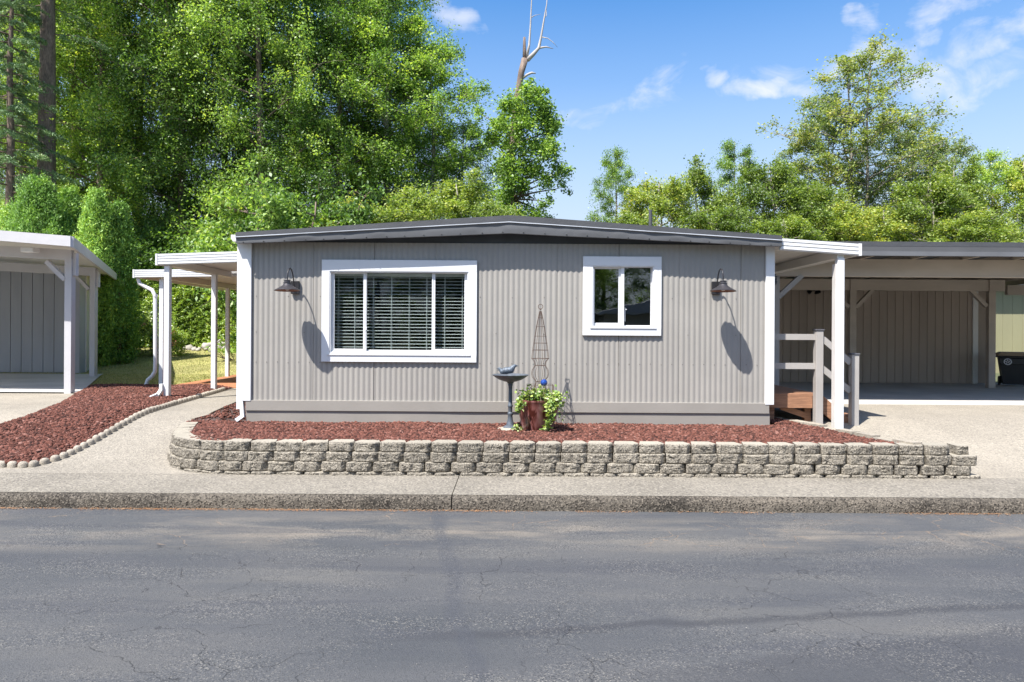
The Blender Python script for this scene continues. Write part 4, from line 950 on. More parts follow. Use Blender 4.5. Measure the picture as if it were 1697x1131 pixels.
while x < XE2: mb.box(x+.006, min(x+.30, XE2)-.006, 19.1, 19.131, .54, 3.6); x += .305
obj('shed_wall', mb, M['t111b'], nc)
mb = MB(); c0 = Vector((W(122, 550, 19.0).x, 19.0, 0)); c1 = Vector((W(131, 550, 19.0).x, 19.0, 0)); mb.box(c0.x-.18, c1.x, 19.02, 19.3, .5, 3.5, .005); obj('corner_board', mb, M['t111b'], nc)
mb = MB(); e0 = Vector((c1.x, 19.28, 0)); e1 = e0+d*5.0; mb.bar((e0.x, e0.y, 1.95), (e1.x, e1.y, 1.95), .06, 2.9); obj('shed_side_wall', mb, M['offwhite'], nc)
pl_ = e0+d*1.0+Vector((.06, 0, 0)); mb = MB(); mb.box(pl_.x-.02, pl_.x+.10, pl_.y-.08, pl_.y+.08, 2.42, 2.6, .01); mb.bar((pl_.x+.04, pl_.y, 2.5), (pl_.x+.18, pl_.y-.1, 2.46), .06, .06); obj('shed_lamp', mb, M['black'], nc)
mb = MB(); q0 = W(47, 414, 12.9); mb.box(q0.x-.12, q0.x+.12, 12.85, 13.05, q0.z-.05, q0.z+.04, .01); obj('ceiling_light', mb, M['white'], nc)

# ---------------------------------------------------------------- things in the bed
# birdbath
b0 = Vector((W(848, 708, 8.9).x-.02, 8.9, .49)); X, Y, Z = b0
bb = thing('birdbath', tuple(b0), 'slim dark metal birdbath on a fluted post in the lava rock bed', 'birdbath')
zr = W(846, 622, 8.9).z
mb = MB(); mb.lathe([(.236, zr), (.24, zr+.006), (.232, zr+.01), (.18, zr-.018), (.1, zr-.045), (0, zr-.05)], (X, Y, 0), 36); mb.lathe([(.236, zr), (.19, zr-.035), (.14, zr-.062), (.08, zr-.082), (.045, zr-.09), (.04, zr-.105), (.028, zr-.115)], (X, Y, 0), 36); obj('bowl', mb, M['bath'], bb, sm=True, autosm=50)
mb = MB(); prof = [(.028, zr-.115), (.034, zr-.125), (.027, zr-.14), (.024, 1.0), (.026, .80), (.034, .79), (.034, .775), (.027, .765), (.027, .70), (.037, .69), (.037, .67), (.03, .655), (.034, .60), (.05, .55), (.055, .53), (.09, .515), (.10, .49)]
mb.lathe(prof, (X, Y, 0), 20); obj('post', mb, M['bath'], bb, sm=True, autosm=40)
mb = MB(); mb.lathe([(.0, .505), (.15, .50), (.165, .49), (.165, .45)], (X, Y-.03, 0), 28); obj('base', mb, M['edge'], bb, sm=True, autosm=40)
def skin_obj(name, pts, edges, mat, parent=None):
    me = bpy.data.meshes.new(name); off = ORG.get(parent.name, Vector()) if parent else Vector()
    me.from_pydata([tuple(Vector(p[:3])-off) for p in pts], edges, []); o = bpy.data.objects.new(name, me); link(o, parent)
    md = o.modifiers.new('skin', 'SKIN'); md.use_smooth_shade = True
    for v, p in zip(me.skin_vertices[0].data, pts): v.radius = (p[3], p[4] if len(p) > 4 else p[3]); 
    me.skin_vertices[0].data[0].use_root = True
    s = o.modifiers.new('sub', 'SUBSURF'); s.levels = 2; s.render_levels = 2; me.materials.append(mat); ORG[o.name] = off; return o
bx = X-.045
def bird(name, cx, s, sc, label):
    t = [(cx-s*.04*sc, Y-.1, zr+.05*sc+.005, .05*sc, .044*sc), (cx+s*.02*sc, Y-.1, zr+.062*sc+.005, .048*sc), (cx+s*.045*sc, Y-.1, zr+.105*sc, .026*sc), (cx+s*.058*sc, Y-.1, zr+.118*sc, .025*sc), (cx+s*.088*sc, Y-.1, zr+.116*sc, .006*sc), (cx+s*.105*sc, Y-.1, zr+.112*sc, .0025*sc),
         (cx-s*.09*sc, Y-.1, zr+.055*sc, .02*sc, .012*sc), (cx-s*.15*sc, Y-.1, zr+.068*sc, .012*sc, .005*sc)]
    o = skin_obj(name, t, [(0, 1), (1, 2), (2, 3), (3, 4), (4, 5), (0, 6), (6, 7)], M['verd']); return tag(o, label, 'bird figurine', 'bird figurines on the birdbath')
bird('bird_figurine', X-.01, 1, 1.1, 'blue grey metal bird figurine with raised head on the birdbath rim')
bird('bird_figurine', X-.10, -1, .8, 'smaller blue grey metal bird figurine facing left on the birdbath bowl')
# pot
pp_ = W(891, 720, 8.86); PXX = pp_.x; X, Y, Z = PXX, 8.86, .45
pt = thing('plant_pot', (X, Y, Z), 'large purple brown glazed pot with drip marks in the lava rock bed', 'plant pot')
mb = MB(); seg = 48; prof = [(.165, 0), (.185, .015), (.205, .10), (.235, .22), (.262, .34), (.272, .40), (.278, .41), (.276, .43), (.262, .43), (.255, .40), (.24, .36), (0, .355)]
vs = []
for (r, z) in prof:
    for k in range(seg):
        a = 2*pi*k/seg; e = 3.2; rr_ = r*(1/((abs(cos(a))**e+abs(sin(a))**e)**(1/e)))*.93 if r else 0
        aa = a+radians(28); vs.append((X+rr_*cos(aa), Y+rr_*sin(aa), Z+z))
mb.add(vs, [(i*seg+k, i*seg+(k+1) % seg, (i+1)*seg+(k+1) % seg, (i+1)*seg+k) for i in range(len(prof)-1) for k in range(seg)]); obj('vessel', mb, M['pot'], pt, sm=True, autosm=40)
mb = MB(); mb.lathe([(0, .37), (.235, .365)], (X, Y, Z), 24); obj('potting_soil', mb, M['soil'], pt)
# obelisk trellis
ox = W(895.5, 560, 8.95).x; Yo = 8.95
def oz(py): return W(895.5, py, Yo).z
ob = thing('obelisk_trellis', (ox, Yo, .8), 'tall rusty wire obelisk trellis standing in the glazed pot', 'trellis')
PX = 1/126.4
prof = [(1.5, 516), (4.5, 530), (7.5, 545), (10, 560), (12, 573), (13.6, 585), (14.6, 594.5), (10, 600), (9, 606), (13.5, 613), (14.8, 619), (13.5, 625), (9, 630), (7.3, 634), (9, 639), (12, 647), (14, 675)]
pts_ = [(r*PX, oz(y)) for r, y in prof]
for k in range(8):
    a = 2*pi*k/8+.2; mb = MB(); mb.tube([(ox+r*cos(a), Yo+r*sin(a), z) for r, z in pts_], .0032, 6); obj('upright', mb, M['iron'], ob)
for (r, y) in ((3.5, 527), (6.9, 541.5), (9.7, 557.5), (11.4, 569), (13, 580.5), (14.6, 594.5), (8.8, 606), (7.3, 633), ):
    mb = MB(); n = 24; mb.tube([(ox+r*PX*cos(2*pi*i/n), Yo+r*PX*sin(2*pi*i/n), oz(y)) for i in range(n+1)], .0032, 6, cap=False); obj('ring', mb, M['iron'], ob)
mb = MB(); n = 16; zc = oz(508.5); mb.tube([(ox+3.8*PX*cos(2*pi*i/n), Yo, zc+3.8*PX*sin(2*pi*i/n)) for i in range(n+1)], .004, 6, cap=False); mb.lathe([(0, -.012), (.01, -.006), (.01, .006), (0, .012)], (ox, Yo, oz(513)), 10); obj('finial', mb, M['iron'], ob)
mb = MB(); hw = 21.5*PX; z0, z1 = oz(665), oz(638)
for (a, b) in (((-1, -1), (1, -1)), ((1, -1), (1, 1)), ((1, 1), (-1, 1)), ((-1, 1), (-1, -1))):
    mb.tube([(ox+a[0]*hw, Yo+a[1]*.12, z1), (ox+b[0]*hw, Yo+b[1]*.12, z1)], .003, 6)
    for k in range(6): mb.tube([(ox+(a[0]+(b[0]-a[0])*k/6)*hw, Yo+(a[1]+(b[1]-a[1])*k/6)*.12, z) for z in (z0, z1)], .0024, 5)
obj('square_base', mb, M['iron'], ob)
gb = W(901.5, 634.5, 8.7); bt = thing('gazing_ball', (gb.x, 8.7, .8), 'small shiny blue glass ball on a stick in front of the trellis', 'glass ball')
mb = MB(); mb.lathe([(.045*sin(pi*i/14), -.045*cos(pi*i/14)) for i in range(15)], tuple(gb), 24); obj('ball', mb, M['ball'], bt, sm=True)
mb = MB(); mb.tube([(gb.x, 8.7, gb.z-.04), (gb.x, 8.72, .8)], .004, 6); obj('stick', mb, M['iron'], bt)
# garden light and driftwood by the hedge
mb = MB(); p = G(302, 584); mb.lathe([(.012, 0), (.012, .22), (.07, .23), (.07, .33), (.09, .34), (.02, .38)], tuple(p), 10); tag(obj('garden_light', mb, M['black']), 'small dark stake light standing before the pale rocks on the lawn edge', 'garden light')
# ---------------------------------------------------------------- vegetation
def leaf_mesh(name, C, size, mat, up=.5, asp=.55, fold=.25, droop=None, sig=.0):
    """C = (n,3) centres; one folded rhombus leaf each"""
    n = len(C); nr = rng.normal(0, 1, (n, 3)); nr[:, 2] = np.abs(nr[:, 2])*1.0+up; nr /= np.linalg.norm(nr, axis=1)[:, None]
    t = rng.normal(0, 1, (n, 3)) if droop is None else droop+rng.normal(0, .35, (n, 3)); t -= nr*(t*nr).sum(1)[:, None]; t /= np.linalg.norm(t, axis=1)[:, None]
    b = np.cross(nr, t); L_ = (size*rng.uniform(.6, 1.35, n))[:, None]; w = L_*asp*.5
    A = C-t*L_*.5; B = C+t*L_*.5
    S1 = C+b*w+nr*w*fold-t*L_*.05; S2 = C-b*w+nr*w*fold-t*L_*.05
    V = np.stack([A, S1, B, S2], 1).reshape(-1, 3); me = np_mesh(name, V, np.arange(n*4).reshape(n, 4)); me.materials.append(mat); return me
def limb(mb, p0, p1, r0, r1, wob=.12, n=6, seg=6, sag=0):
    p0 = Vector(p0); p1 = Vector(p1); L_ = (p1-p0).length; pts = []
    ph = random.uniform(0, 9)
    for i in range(n+1):
        u = i/n; o = Vector((mno(u*2, ph, 1), mno(u*2, ph, 4), .5*mno(u*2, ph, 8)))*wob*L_*sin(pi*u)
        pts.append(p0.lerp(p1, u)+o+Vector((0, 0, -sag*sin(pi*u))))
    mb.tube(pts, [r0+(r1-r0)*(i/n)**.8 for i in range(n+1)], seg); return pts
def tree_proto(seed, H, cb, R, nclump, lpc, ls, mat, bark, r0=.2, clr=.6, lean=(0, 0), power=.6, nl=16, up=.5, top=.15, stems=1, flat=.65, gap=.0):
    """crown = clumps on limb ends inside an uneven envelope; returns (trunk MB, leaf centre array)"""
    random.seed(seed); tb = MB(); clumps = []
    for sidx in range(stems):
        ox_, oy_ = (0, 0) if stems == 1 else (random.uniform(-.5, .5)*R*.5, random.uniform(-.4, .4)*R*.4)
        topp = Vector((lean[0]+ox_*1.6, lean[1]+oy_*1.6, H*random.uniform(.88, .97))); n = 12; tp = []
        for i in range(n+1):
            u = i/n; tp.append(Vector((ox_, oy_, -.3)).lerp(topp, u)+Vector((mno(u*2.3, seed, sidx), mno(u*2.3, seed, 5+sidx), 0))*.35*(u+.1))
        tb.tube(tp, [r0*(1.25-.25*min(1, i))*(1-(i/n))**.8*(1 if stems == 1 else .7)+.018 for i in range(n+1)], 9)
        for k in range(nl):
            u = cb+(1-cb)*(k+random.random()*.6)/nl*.97; zz = u*H; i = min(n-1, int(u*n)); st = tp[i].lerp(tp[i+1], u*n-i)
            tt = (u-cb)/(1-cb); env = R*(math.sin(pi*min(1, max(.02, tt*.86+.12)))**power)*(1+.35*mno(k*1.7, seed, 3))
            a = k*2.4+random.uniform(-.5, .5); rad = env*random.uniform(.65, 1.0)
            e = st+Vector((cos(a)*rad, sin(a)*rad, rad*random.uniform(.1, .55)))
            if e.z > H: e.z = H-random.random()*.5
            pts = limb(tb, st, e, max(.02, r0*.36*(1-u)+.022), .008, .14, 6, 5)
            for q_ in range(3):
                b = pts[random.randint(2, 5)]; a2 = a+random.uniform(-1.2, 1.2); r2 = rad*random.uniform(.25, .5)
                e2 = b+Vector((cos(a2)*r2, sin(a2)*r2, r2*random.uniform(-.15, .8))); limb(tb, b, e2, .016, .005, .15, 4, 4); clumps.append(e2); clumps.append(b.lerp(e2, .55))
            clumps.append(e); clumps.append(pts[4]); clumps.append(pts[3])
    random.shuffle(clumps)
    while len(clumps) < nclump:
        u = cb+(1-cb)*random.random(); tt = (u-cb)/(1-cb); a = random.uniform(0, 2*pi)
        env = R*(math.sin(pi*min(1, max(.02, tt*.86+.12)))**power)*(.8+.5*mno(cos(a)*1.3+u*2, sin(a)*1.3, seed)); rr = env*math.sqrt(random.uniform(.15, 1))
        clumps.append(Vector((lean[0]*u+cos(a)*rr, lean[1]*u+sin(a)*rr, u*H)))
    clumps = clumps[:nclump]; C = []
    for c in clumps:
        if gap and random.random() < gap: continue
        k = int(lpc*random.uniform(.45, 1.5)); cr = clr*random.uniform(.55, 1.35)
        # sprays: leaves strung along twigs that fan out from the clump, heavier on the outside
        c = np.array(c); ax_ = np.array((lean[0]*c[2]/H, lean[1]*c[2]/H, c[2]-.4)); o_ = c-ax_; o_ /= max(.3, np.linalg.norm(o_)); m = 9
        tw = rng.normal(0, .62, (m, 3))+o_*.75; tw[:, 2] = tw[:, 2]*flat+.22; tw /= np.linalg.norm(tw, axis=1)[:, None]
        ln = cr*rng.uniform(.7, 1.5, (m, 1)); st = c-o_*cr*.35
        w_ = rng.integers(0, m, k); tt = rng.random((k, 1))**.7
        d = tw[w_]*ln[w_]*tt; d[:, 2] -= .22*(tt[:, 0]**2)*ln[w_][:, 0]
        C.append(st+d+rng.normal(0, .085*cr/.7+.03, (k, 3)))
        for q_ in range(0, m, 3):
            e_ = st+tw[q_]*ln[q_]*.85-np.array((0, 0, .16*ln[q_][0])); tb.tube([st, (st+e_)/2+np.array((0, 0, .05)), e_], [.010, .006, .003], 3, cap=False)
    C = np.concatenate(C); C = C[C[:, 2] > .15]; return tb, C
def make_tree(name, label, loc, proto_tb, me_leaf, bark, group, rz=0, sc=1, cat='tree'):
    t = thing(name, loc, label, cat, group, rz); t.scale = (sc[0], sc[0], sc[1]) if isinstance(sc, tuple) else (sc, sc, sc)
    o = bpy.data.objects.new('trunk', proto_tb); proto = o; link(o, t)
    c = bpy.data.objects.new('crown', me_leaf); link(c, t)
    if isinstance(name, str) and 'bush' in name: o.name = 'stems'; c.name = 'foliage'
    return t
def tb_mesh(mb, mat):
    me = bpy.data.meshes.new('trunk'); me.from_pydata([tuple(v) for v in mb.v], [], mb.f); me.update(); me.polygons.foreach_set('use_smooth', [True]*len(me.polygons)); me.materials.append(mat); return me
PROTO = {}
def proto(key, leafm, barkm, ls, up=.5, asp=.55, **kw):
    tb, C = tree_proto(mat=None, bark=None, ls=ls, **kw); PROTO[key] = (tb_mesh(tb, barkm), leaf_mesh('crown', C, ls, leafm, up, asp), barkm)
proto('bigA', L['maple'], M['bark'], .112, seed=11, H=18, cb=.04, R=4.4, nclump=540, lpc=250, r0=.22, clr=.95, flat=.8, nl=36, power=.45)
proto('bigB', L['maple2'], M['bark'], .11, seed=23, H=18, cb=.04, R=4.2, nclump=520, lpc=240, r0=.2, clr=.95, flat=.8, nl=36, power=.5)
proto('bigC', L['maple'], M['bark2'], .12, seed=37, H=15, cb=.08, R=3.0, nclump=330, lpc=130, r0=.16, clr=.68, flat=.85, nl=34, power=.6)
proto('mid', L['alder'], M['bark2'], .11, seed=41, H=8, cb=.03, R=2.4, nclump=300, lpc=160, r0=.08, clr=.55, flat=1.1, nl=24, power=.5, stems=2)
proto('midB', L['alder'], M['bark2'], .11, seed=57, H=8, cb=.03, R=2.2, nclump=260, lpc=140, r0=.08, clr=.5, flat=1.3, nl=26, power=.75)
proto('sparse', L['sparse'], M['bark2'], .12, seed=63, H=14, cb=.2, R=3.7, nclump=400, lpc=92, r0=.13, clr=.58, nl=34, power=.75, stems=2, flat=.7)
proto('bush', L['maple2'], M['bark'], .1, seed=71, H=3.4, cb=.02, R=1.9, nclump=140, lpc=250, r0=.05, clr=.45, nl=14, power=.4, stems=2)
def place(key, px, Y, ytop, name, label, group, rz=None, wide=1.0, cat='tree'):
    """px = column in the photo of the trunk, Y = distance, ytop = row of the crown's top"""
    b = W(px, 600, Y); z0 = ground_z(Y)-.05; top = W(px, ytop, Y).z
    Hh = {'bigA': 18, 'bigB': 18, 'bigC': 15, 'mid': 8, 'midB': 8, 'sparse': 14, 'bush': 3.4}[key]; sz = (top-z0)/Hh*1.02
    return make_tree(name, label, (b.x, Y, z0), PROTO[key][0], PROTO[key][1], None, group, random.uniform(0, 6) if rz is None else rz, (wide, sz), cat)
random.seed(5)
FG = 'leafy trees of the wood behind the home at left'
# tall wood at the left (trunk column, distance, top row)
place('bigA', 165, 31, -190, 'leafy_tree', 'dense leafy tree just right of the big bare conifer trunk', FG, .3)
place('bigB', 300, 32, -260, 'leafy_tree', 'tall dense leafy tree rising above the left awnings', FG, 1.3)
place('bigA', 430, 31, -230, 'leafy_tree', 'tall dense leafy tree above the left roof corner of the home', FG, 2.2)
place('bigB', 560, 33, -120, 'leafy_tree', 'tall leafy tree with brown limbs showing above the wide window', FG, 4.0)
place('bigA', 230, 37, -400, 'leafy_tree', 'deep shaded tree standing second row behind the awnings at left', FG, 5.0)
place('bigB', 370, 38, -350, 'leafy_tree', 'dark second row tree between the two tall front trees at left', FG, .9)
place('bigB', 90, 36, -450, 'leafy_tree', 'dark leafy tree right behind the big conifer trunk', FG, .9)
place('bigC', 640, 33, -20, 'leafy_tree', 'leafy tree whose top reaches the small cloud left of the sky gap', FG, .5, 1.15)
place('bigC', 712, 34, 62, 'leafy_tree', 'thinner leafy tree with sky through it at the right end of the tall wood', FG, 2.5, 1.05)
place('bigC', 765, 34, 190, 'leafy_tree', 'short loose leafy tree filling the gap left of the dead snag', FG, 3.9, .8)
place('bigA', 490, 38, -140, 'leafy_tree', 'second row tree half hidden above the wide window', FG, 1.4, 1.2)
place('bigB', 640, 37, -40, 'leafy_tree', 'dense back row tree filling between the two thinner trees right of the wide window', FG, 2.0)
place('bigA', 120, 33, -150, 'leafy_tree', 'dense leafy tree directly right of the big bare conifer trunk foot', FG, 3.3, .8)
GB = 'bright shrubs and low trees along the back of the home'
for i, (px, Y, yt, lab, ky, wd) in enumerate([
    (470, 23, 325, 'low green shrub tree peeking over the left end of the home roof', 'bush', 1.3), (540, 24, 330, 'low shrub tree over the roof above the left half of the wide window', 'bush', 1.3),
    (610, 24.5, 318, 'low bright shrub tree over the roof above the wide window centre', 'mid', .8), (690, 24, 300, 'bright low tree over the roof above the right side of the wide window', 'mid', .85),
    (760, 25, 275, 'bright rounded low tree just left of the snag tree foot', 'midB', .95), (820, 24, 320, 'low bright tree over the ridge of the roof', 'mid', .7),
    (905, 29, 345, 'small low shrub in the open sky gap right of the roof ridge', 'midB', .55)]):
    place(ky, px, Y, yt, 'shrub_tree', lab, GB, None, wd)
GD = 'dark undergrowth bushes below the wood at left'
for i, (px, Y, yt, lab) in enumerate([(225, 30, 395, 'dark bush behind the hedge left end'), (290, 30.5, 400, 'dark bush rising behind the hedge middle'), (350, 30, 385, 'dark bush behind the hedge right of its middle'),
                                      (410, 29.5, 370, 'dark bush behind the left roof corner of the home'), (20, 25, 400, 'dark bush behind the shed at the far left edge'), (170, 29, 380, 'dark bush between arborvitae and hedge')]):
    place('bush', px, Y, yt, 'bush', lab, GD, None, 1.35, 'bush')
# right hand woods
GR = 'light green trees along the back at right'
R_ = [(1018, 33, 250, 'bigC', 'small tree with thin pointed top right of the sky gap', .5), (1090, 31, 290, 'mid', 'bushy light tree behind the roof vent pipe', .95), (1150, 33, 268, 'midB', 'loose light tree right of the vent pipe', .9),
      (1215, 34, 235, 'bigC', 'pointed darker tree top above the right lamp', .55), (1265, 32, 262, 'mid', 'rounded light tree above the right roof corner of the home', 1.0), (1330, 31, 300, 'mid', 'low yellow green tree at the left foot of the tall open tree', .95),
      (1395, 30.5, 330, 'mid', 'low bushy tree directly below the tall open tree', .95), (1465, 31, 330, 'midB', 'low bushy tree right below the tall open tree', .9), (1530, 31, 290, 'mid', 'bushy tree right of the tall open tree', 1.0),
      (1580, 33, 262, 'midB', 'upright light tree over the carport middle', .95), (1640, 34, 255, 'bigC', 'looser darker tree over the right part of the carport', .7), (1700, 33, 250, 'midB', 'taller light tree cut by the right edge of the photo', 1.0),
      (1180, 30, 335, 'mid', 'low front shrub tree over the right half of the roof', .9), (1600, 29.5, 345, 'mid', 'low front shrub tree over the carport roof', .95), (1050, 30, 345, 'mid', 'low front shrub tree left of the vent pipe', .8), (1290, 29.5, 350, 'mid', 'low front shrub tree behind the white awning', .9), (1770, 31, 290, 'mid', 'bushy tree just beyond the right edge', 1.1)]
for (px, Y, yt, ky, lab, wd) in R_: place(ky, px, Y, yt-(14 if yt < 330 else 4), 'shrub_tree', lab, GR, None, wd)
place('sparse', 1422, 35, 78, 'open_crowned_tree', 'tall open crowned alder with sky showing through, above the carport', GR, 1.0, 1.15)
place('sparse', 1370, 36, 165, 'open_crowned_tree', 'shorter open tree close against the left side of the tall alder', GR, 3.0, .8)
place('sparse', 1500, 38, 190, 'open_crowned_tree', 'shorter open tree at the right side of the tall alder', GR, 4.4, .8)
place('sparse', 1560, 38, 225, 'open_crowned_tree', 'thin open tree over the carport between alder and right edge', GR, 2.4, .7)

# dead snag with its leafy lower half
random.seed(9)
Ys = 28.0; sx = W(858, 600, Ys).x; z0 = ground_z(Ys)
sn = thing('snag_tree', (sx, Ys, z0), 'tree with a bare broken reddish snag top against the sky and leafy lower half', 'tree')
def sp_(px, py, dy=0): return W(px, py, Ys+dy)
mb = MB(); mb.tube([(sx, Ys, z0-.3), sp_(846, 330), sp_(848, 250), sp_(856, 170), sp_(864, 120), sp_(870, 98)], [.22, .18, .15, .125, .125, .14], 10)
mb.tube([sp_(870, 100), sp_(869, 80), sp_(869, 62)], [.1, .065, .045], 8); obj('trunk', mb, M['snag'], sn, sm=True)
mb = MB()
mb.tube([sp_(872, 98), sp_(877, 75), sp_(879, 45), sp_(880, 22), sp_(882, -20), sp_(884, -70)], [.07, .045, .033, .026, .018, .008], 7)
mb.tube([sp_(874, 100), sp_(884, 90), sp_(893, 80), sp_(897, 60), sp_(902, 30), sp_(906, 8), sp_(908, -20)], [.10, .085, .065, .042, .03, .02, .008], 7)
mb.tube([sp_(893, 80), sp_(905, 78), sp_(917, 81)], [.045, .03, .01], 6); mb.tube([sp_(898, 62), sp_(908, 64), sp_(916, 70), sp_(924, 79)], [.025, .018, .014, .006], 5)
mb.tube([sp_(880, 30), sp_(886, 26), sp_(896, 24)], [.02, .014, .006], 5); mb.tube([sp_(902, 30), sp_(906, 26), sp_(905, 12)], [.02, .014, .006], 5)
mb.tube([sp_(866, 130), sp_(874, 124), sp_(881, 121), sp_(888, 122)], [.05, .05, .045, .02], 6); obj('bare_limbs', mb, M['pale'], sn, sm=True)
C = []; mb = MB()
def blob(px, py, rpx, k, dy=0, rz_=None):
    c = sp_(px, py, dy); r = rpx*Ys/F
    d = rng.normal(0, .55, (k, 3))*r*rng.uniform(.7, 1.3, (1, 3)); C.append(np.array(c)+d)
for (px, py, r, k) in [(885, 160, 24, 900), (900, 185, 26, 900), (912, 215, 26, 900), (870, 200, 26, 900), (845, 175, 20, 600), (828, 205, 20, 700), (815, 235, 22, 700), (850, 240, 28, 1100), (880, 245, 30, 1000), (915, 250, 26, 800), (930, 285, 18, 420), (905, 300, 22, 420), (860, 285, 22, 800), (835, 270, 25, 900), (885, 285, 22, 500), (895, 145, 12, 200), (935, 310, 10, 110), (800, 190, 12, 150), (860, 315, 18, 500), (840, 330, 22, 700), (868, 150, 12, 260), (876, 138, 9, 120), (858, 180, 16, 500), (850, 215, 18, 600), (846, 300, 20, 600), (850, 352, 24, 700), (880, 350, 20, 450), (905, 335, 12, 150), (825, 352, 22, 600)]:
    for j in range(3): blob(px+random.uniform(-9, 9), py+random.uniform(-9, 9), r*random.uniform(.45, .85), int(k*.46), random.uniform(-1.5, 1.0))
    tgt = sp_(px, py, random.uniform(-1, 1)); i0 = min(330, py+30); limb(mb, sp_(848+(856-848)*max(0, (250-i0)/80), i0), tgt, .06, .01, .1, 6, 5)
for (a, b) in (((850, 300), (905, 285)), ((850, 320), (885, 330)), ((850, 330), (895, 350))): limb(mb, sp_(*a), sp_(*b), .07, .02, .2, 7, 6)
obj('branches', mb, M['bark'], sn, sm=True)
me = leaf_mesh('crown', np.concatenate(C)-np.array(ORG[sn.name]), .13, L['maple']); link(bpy.data.objects.new('crown', me), sn)

# conifers at the far left
def conifer(px, Y, ytop, ybase_branch, R, label, seed, dens=1.0, r0=.28, lean=0, side=None, n=70, mat='conifer'):
    random.seed(seed); b = W(px, 600, Y); z0 = ground_z(Y); zt = W(px, ytop, Y).z; zb = W(px, ybase_branch, Y).z
    t = thing('conifer', (b.x, Y, z0), label, 'tree', 'conifers at the left edge'); mb = MB(); nn_ = 14
    ax = [Vector((b.x+lean*i/nn_+.06*mno(i*.4, seed, 0), Y, z0-.3+(zt-z0+.3)*i/nn_)) for i in range(nn_+1)]
    mb.tube(ax, [r0*(1.15 if i == 0 else 1)*(1-.9*(i/nn_)**1.2) for i in range(nn_+1)], 12)
    C = []; D = []
    for k in range(n):
        u = (k+random.random())/n; z = zb+(zt-zb)*u; f = min(nn_-1, int((z-z0+.3)/(zt-z0+.3)*nn_)); c = ax[f]
        L_ = R*(1-.75*u)*random.uniform(.7, 1.1); a = k*2.4+random.uniform(-.3, .3)
        if side is not None and cos(a-side) < -.2: L_ *= .25
        e = Vector((c.x+cos(a)*L_, c.y+sin(a)*L_, z-.22*L_)); p = limb(mb, (c.x, c.y, z), e, .035, .007, .04, 6, 5, sag=-.06*L_)
        for j in range(int(16*L_/R*2)):
            uu = random.uniform(.22, 1); q = p[min(5, int(uu*6))].lerp(p[min(6, int(uu*6)+1)], uu*6 % 1)
            sgn = random.choice((-1, 1)); ln = .32*L_*(1.15-uu)*random.uniform(.6, 1.1)+.12
            dirv = Vector((cos(a+sgn*1.0), sin(a+sgn*1.0), -.35)).normalized()
            m = int(34*dens); tt = rng.random((m, 1)); C.append(np.array(q)+np.array(dirv)*tt*ln+rng.normal(0, .035, (m, 3))-np.array((0, 0, 1))*(tt**2)*ln*.3); D.append(np.repeat(np.array([dirv]), m, 0))
    obj('trunk', mb, M['bark'], t, sm=True)
    me = leaf_mesh('crown', np.concatenate(C)-np.array(ORG[t.name]), .12, L[mat], .35, .22, .2, np.concatenate(D)); link(bpy.data.objects.new('crown', me), t); return t
conifer(76, 27, -700, 60, 2.6, 'huge conifer with a thick bare grey brown trunk near the left edge', 3, .7, .38, n=60)
conifer(15, 25.5, -160, 320, 2.3, 'conifer with drooping blue green boughs at the far left edge', 8, 1.0, .2, n=90)
conifer(-60, 28, -260, 300, 3.0, 'large conifer mostly beyond the left edge of the photo', 12, 1.0, .25, n=80)
conifer(37, 30, -500, 30, 2.6, 'slimmer conifer trunk between the big bare trunk and the left edge', 15, .7, .2, n=60)

# arborvitae
def spire(px, Y, ytop, wpx, label, seed, name='arborvitae', rnd=.5, grp='bright green arborvitae behind the neighbouring carport'):
    random.seed(seed); b = W(px, 600, Y); z0 = ground_z(Y); H = W(px, ytop, Y).z-z0; R = wpx*Y/F/2
    t = thing(name, (b.x, Y, z0), label, 'conifer shrub', grp); C = []; D = []
    n = int(560*H*R*1.5)
    for k in range(n):
        u = random.random()**.9; a = random.uniform(0, 2*pi); fl = 1+.34*mnoise.noise(Vector((cos(a)*2.2, sin(a)*2.2, u*H*1.1+seed)))+.2*mnoise.noise(Vector((cos(a)*5, sin(a)*5, u*H*3+seed)))
        env = R*min(1, ((1-u)/rnd))**.62*(.82+.18*min(1, u*5))*fl; rr = env*(random.uniform(.7, 1.0) if k % 4 else random.uniform(.95, 1.13))
        c = np.array((b.x+cos(a)*rr, Y+sin(a)*rr, z0+u*H)); m = 16
        dv = np.array((cos(a)*.5, sin(a)*.5, 1.0)); tt = rng.random((m, 1)); C.append(c+dv*(tt-.3)*(.26 if k % 3 else .44)+rng.normal(0, .045, (m, 3))); D.append(np.repeat(dv[None], m, 0))
    mb = MB(); mb.tube([(b.x, Y, z0-.2), (b.x, Y, z0+H*.85)], [.09, .02], 8); obj('trunk', mb, M['bark'], t, sm=True)
    me = leaf_mesh('crown', np.concatenate(C)-np.array(ORG[t.name]), .085, L['thuja'], .1, .35, .2, np.concatenate(D)); link(bpy.data.objects.new('crown', me), t)
spire(157, 20.6, 325, 56, 'pointed arborvitae just right of the neighbouring carport posts', 1)
spire(196, 21.2, 345, 50, 'slim arborvitae at the right end of the bright green row', 2)
spire(62, 21.5, 305, 90, 'broadest and tallest rounded arborvitae above the neighbouring carport roof', 3, rnd=.35)
spire(112, 22.5, 322, 60, 'arborvitae between the broad one and the pointed one', 4, rnd=.4)
spire(20, 22.5, 350, 60, 'low arborvitae nearest the left edge above the carport roof', 5, rnd=.4)

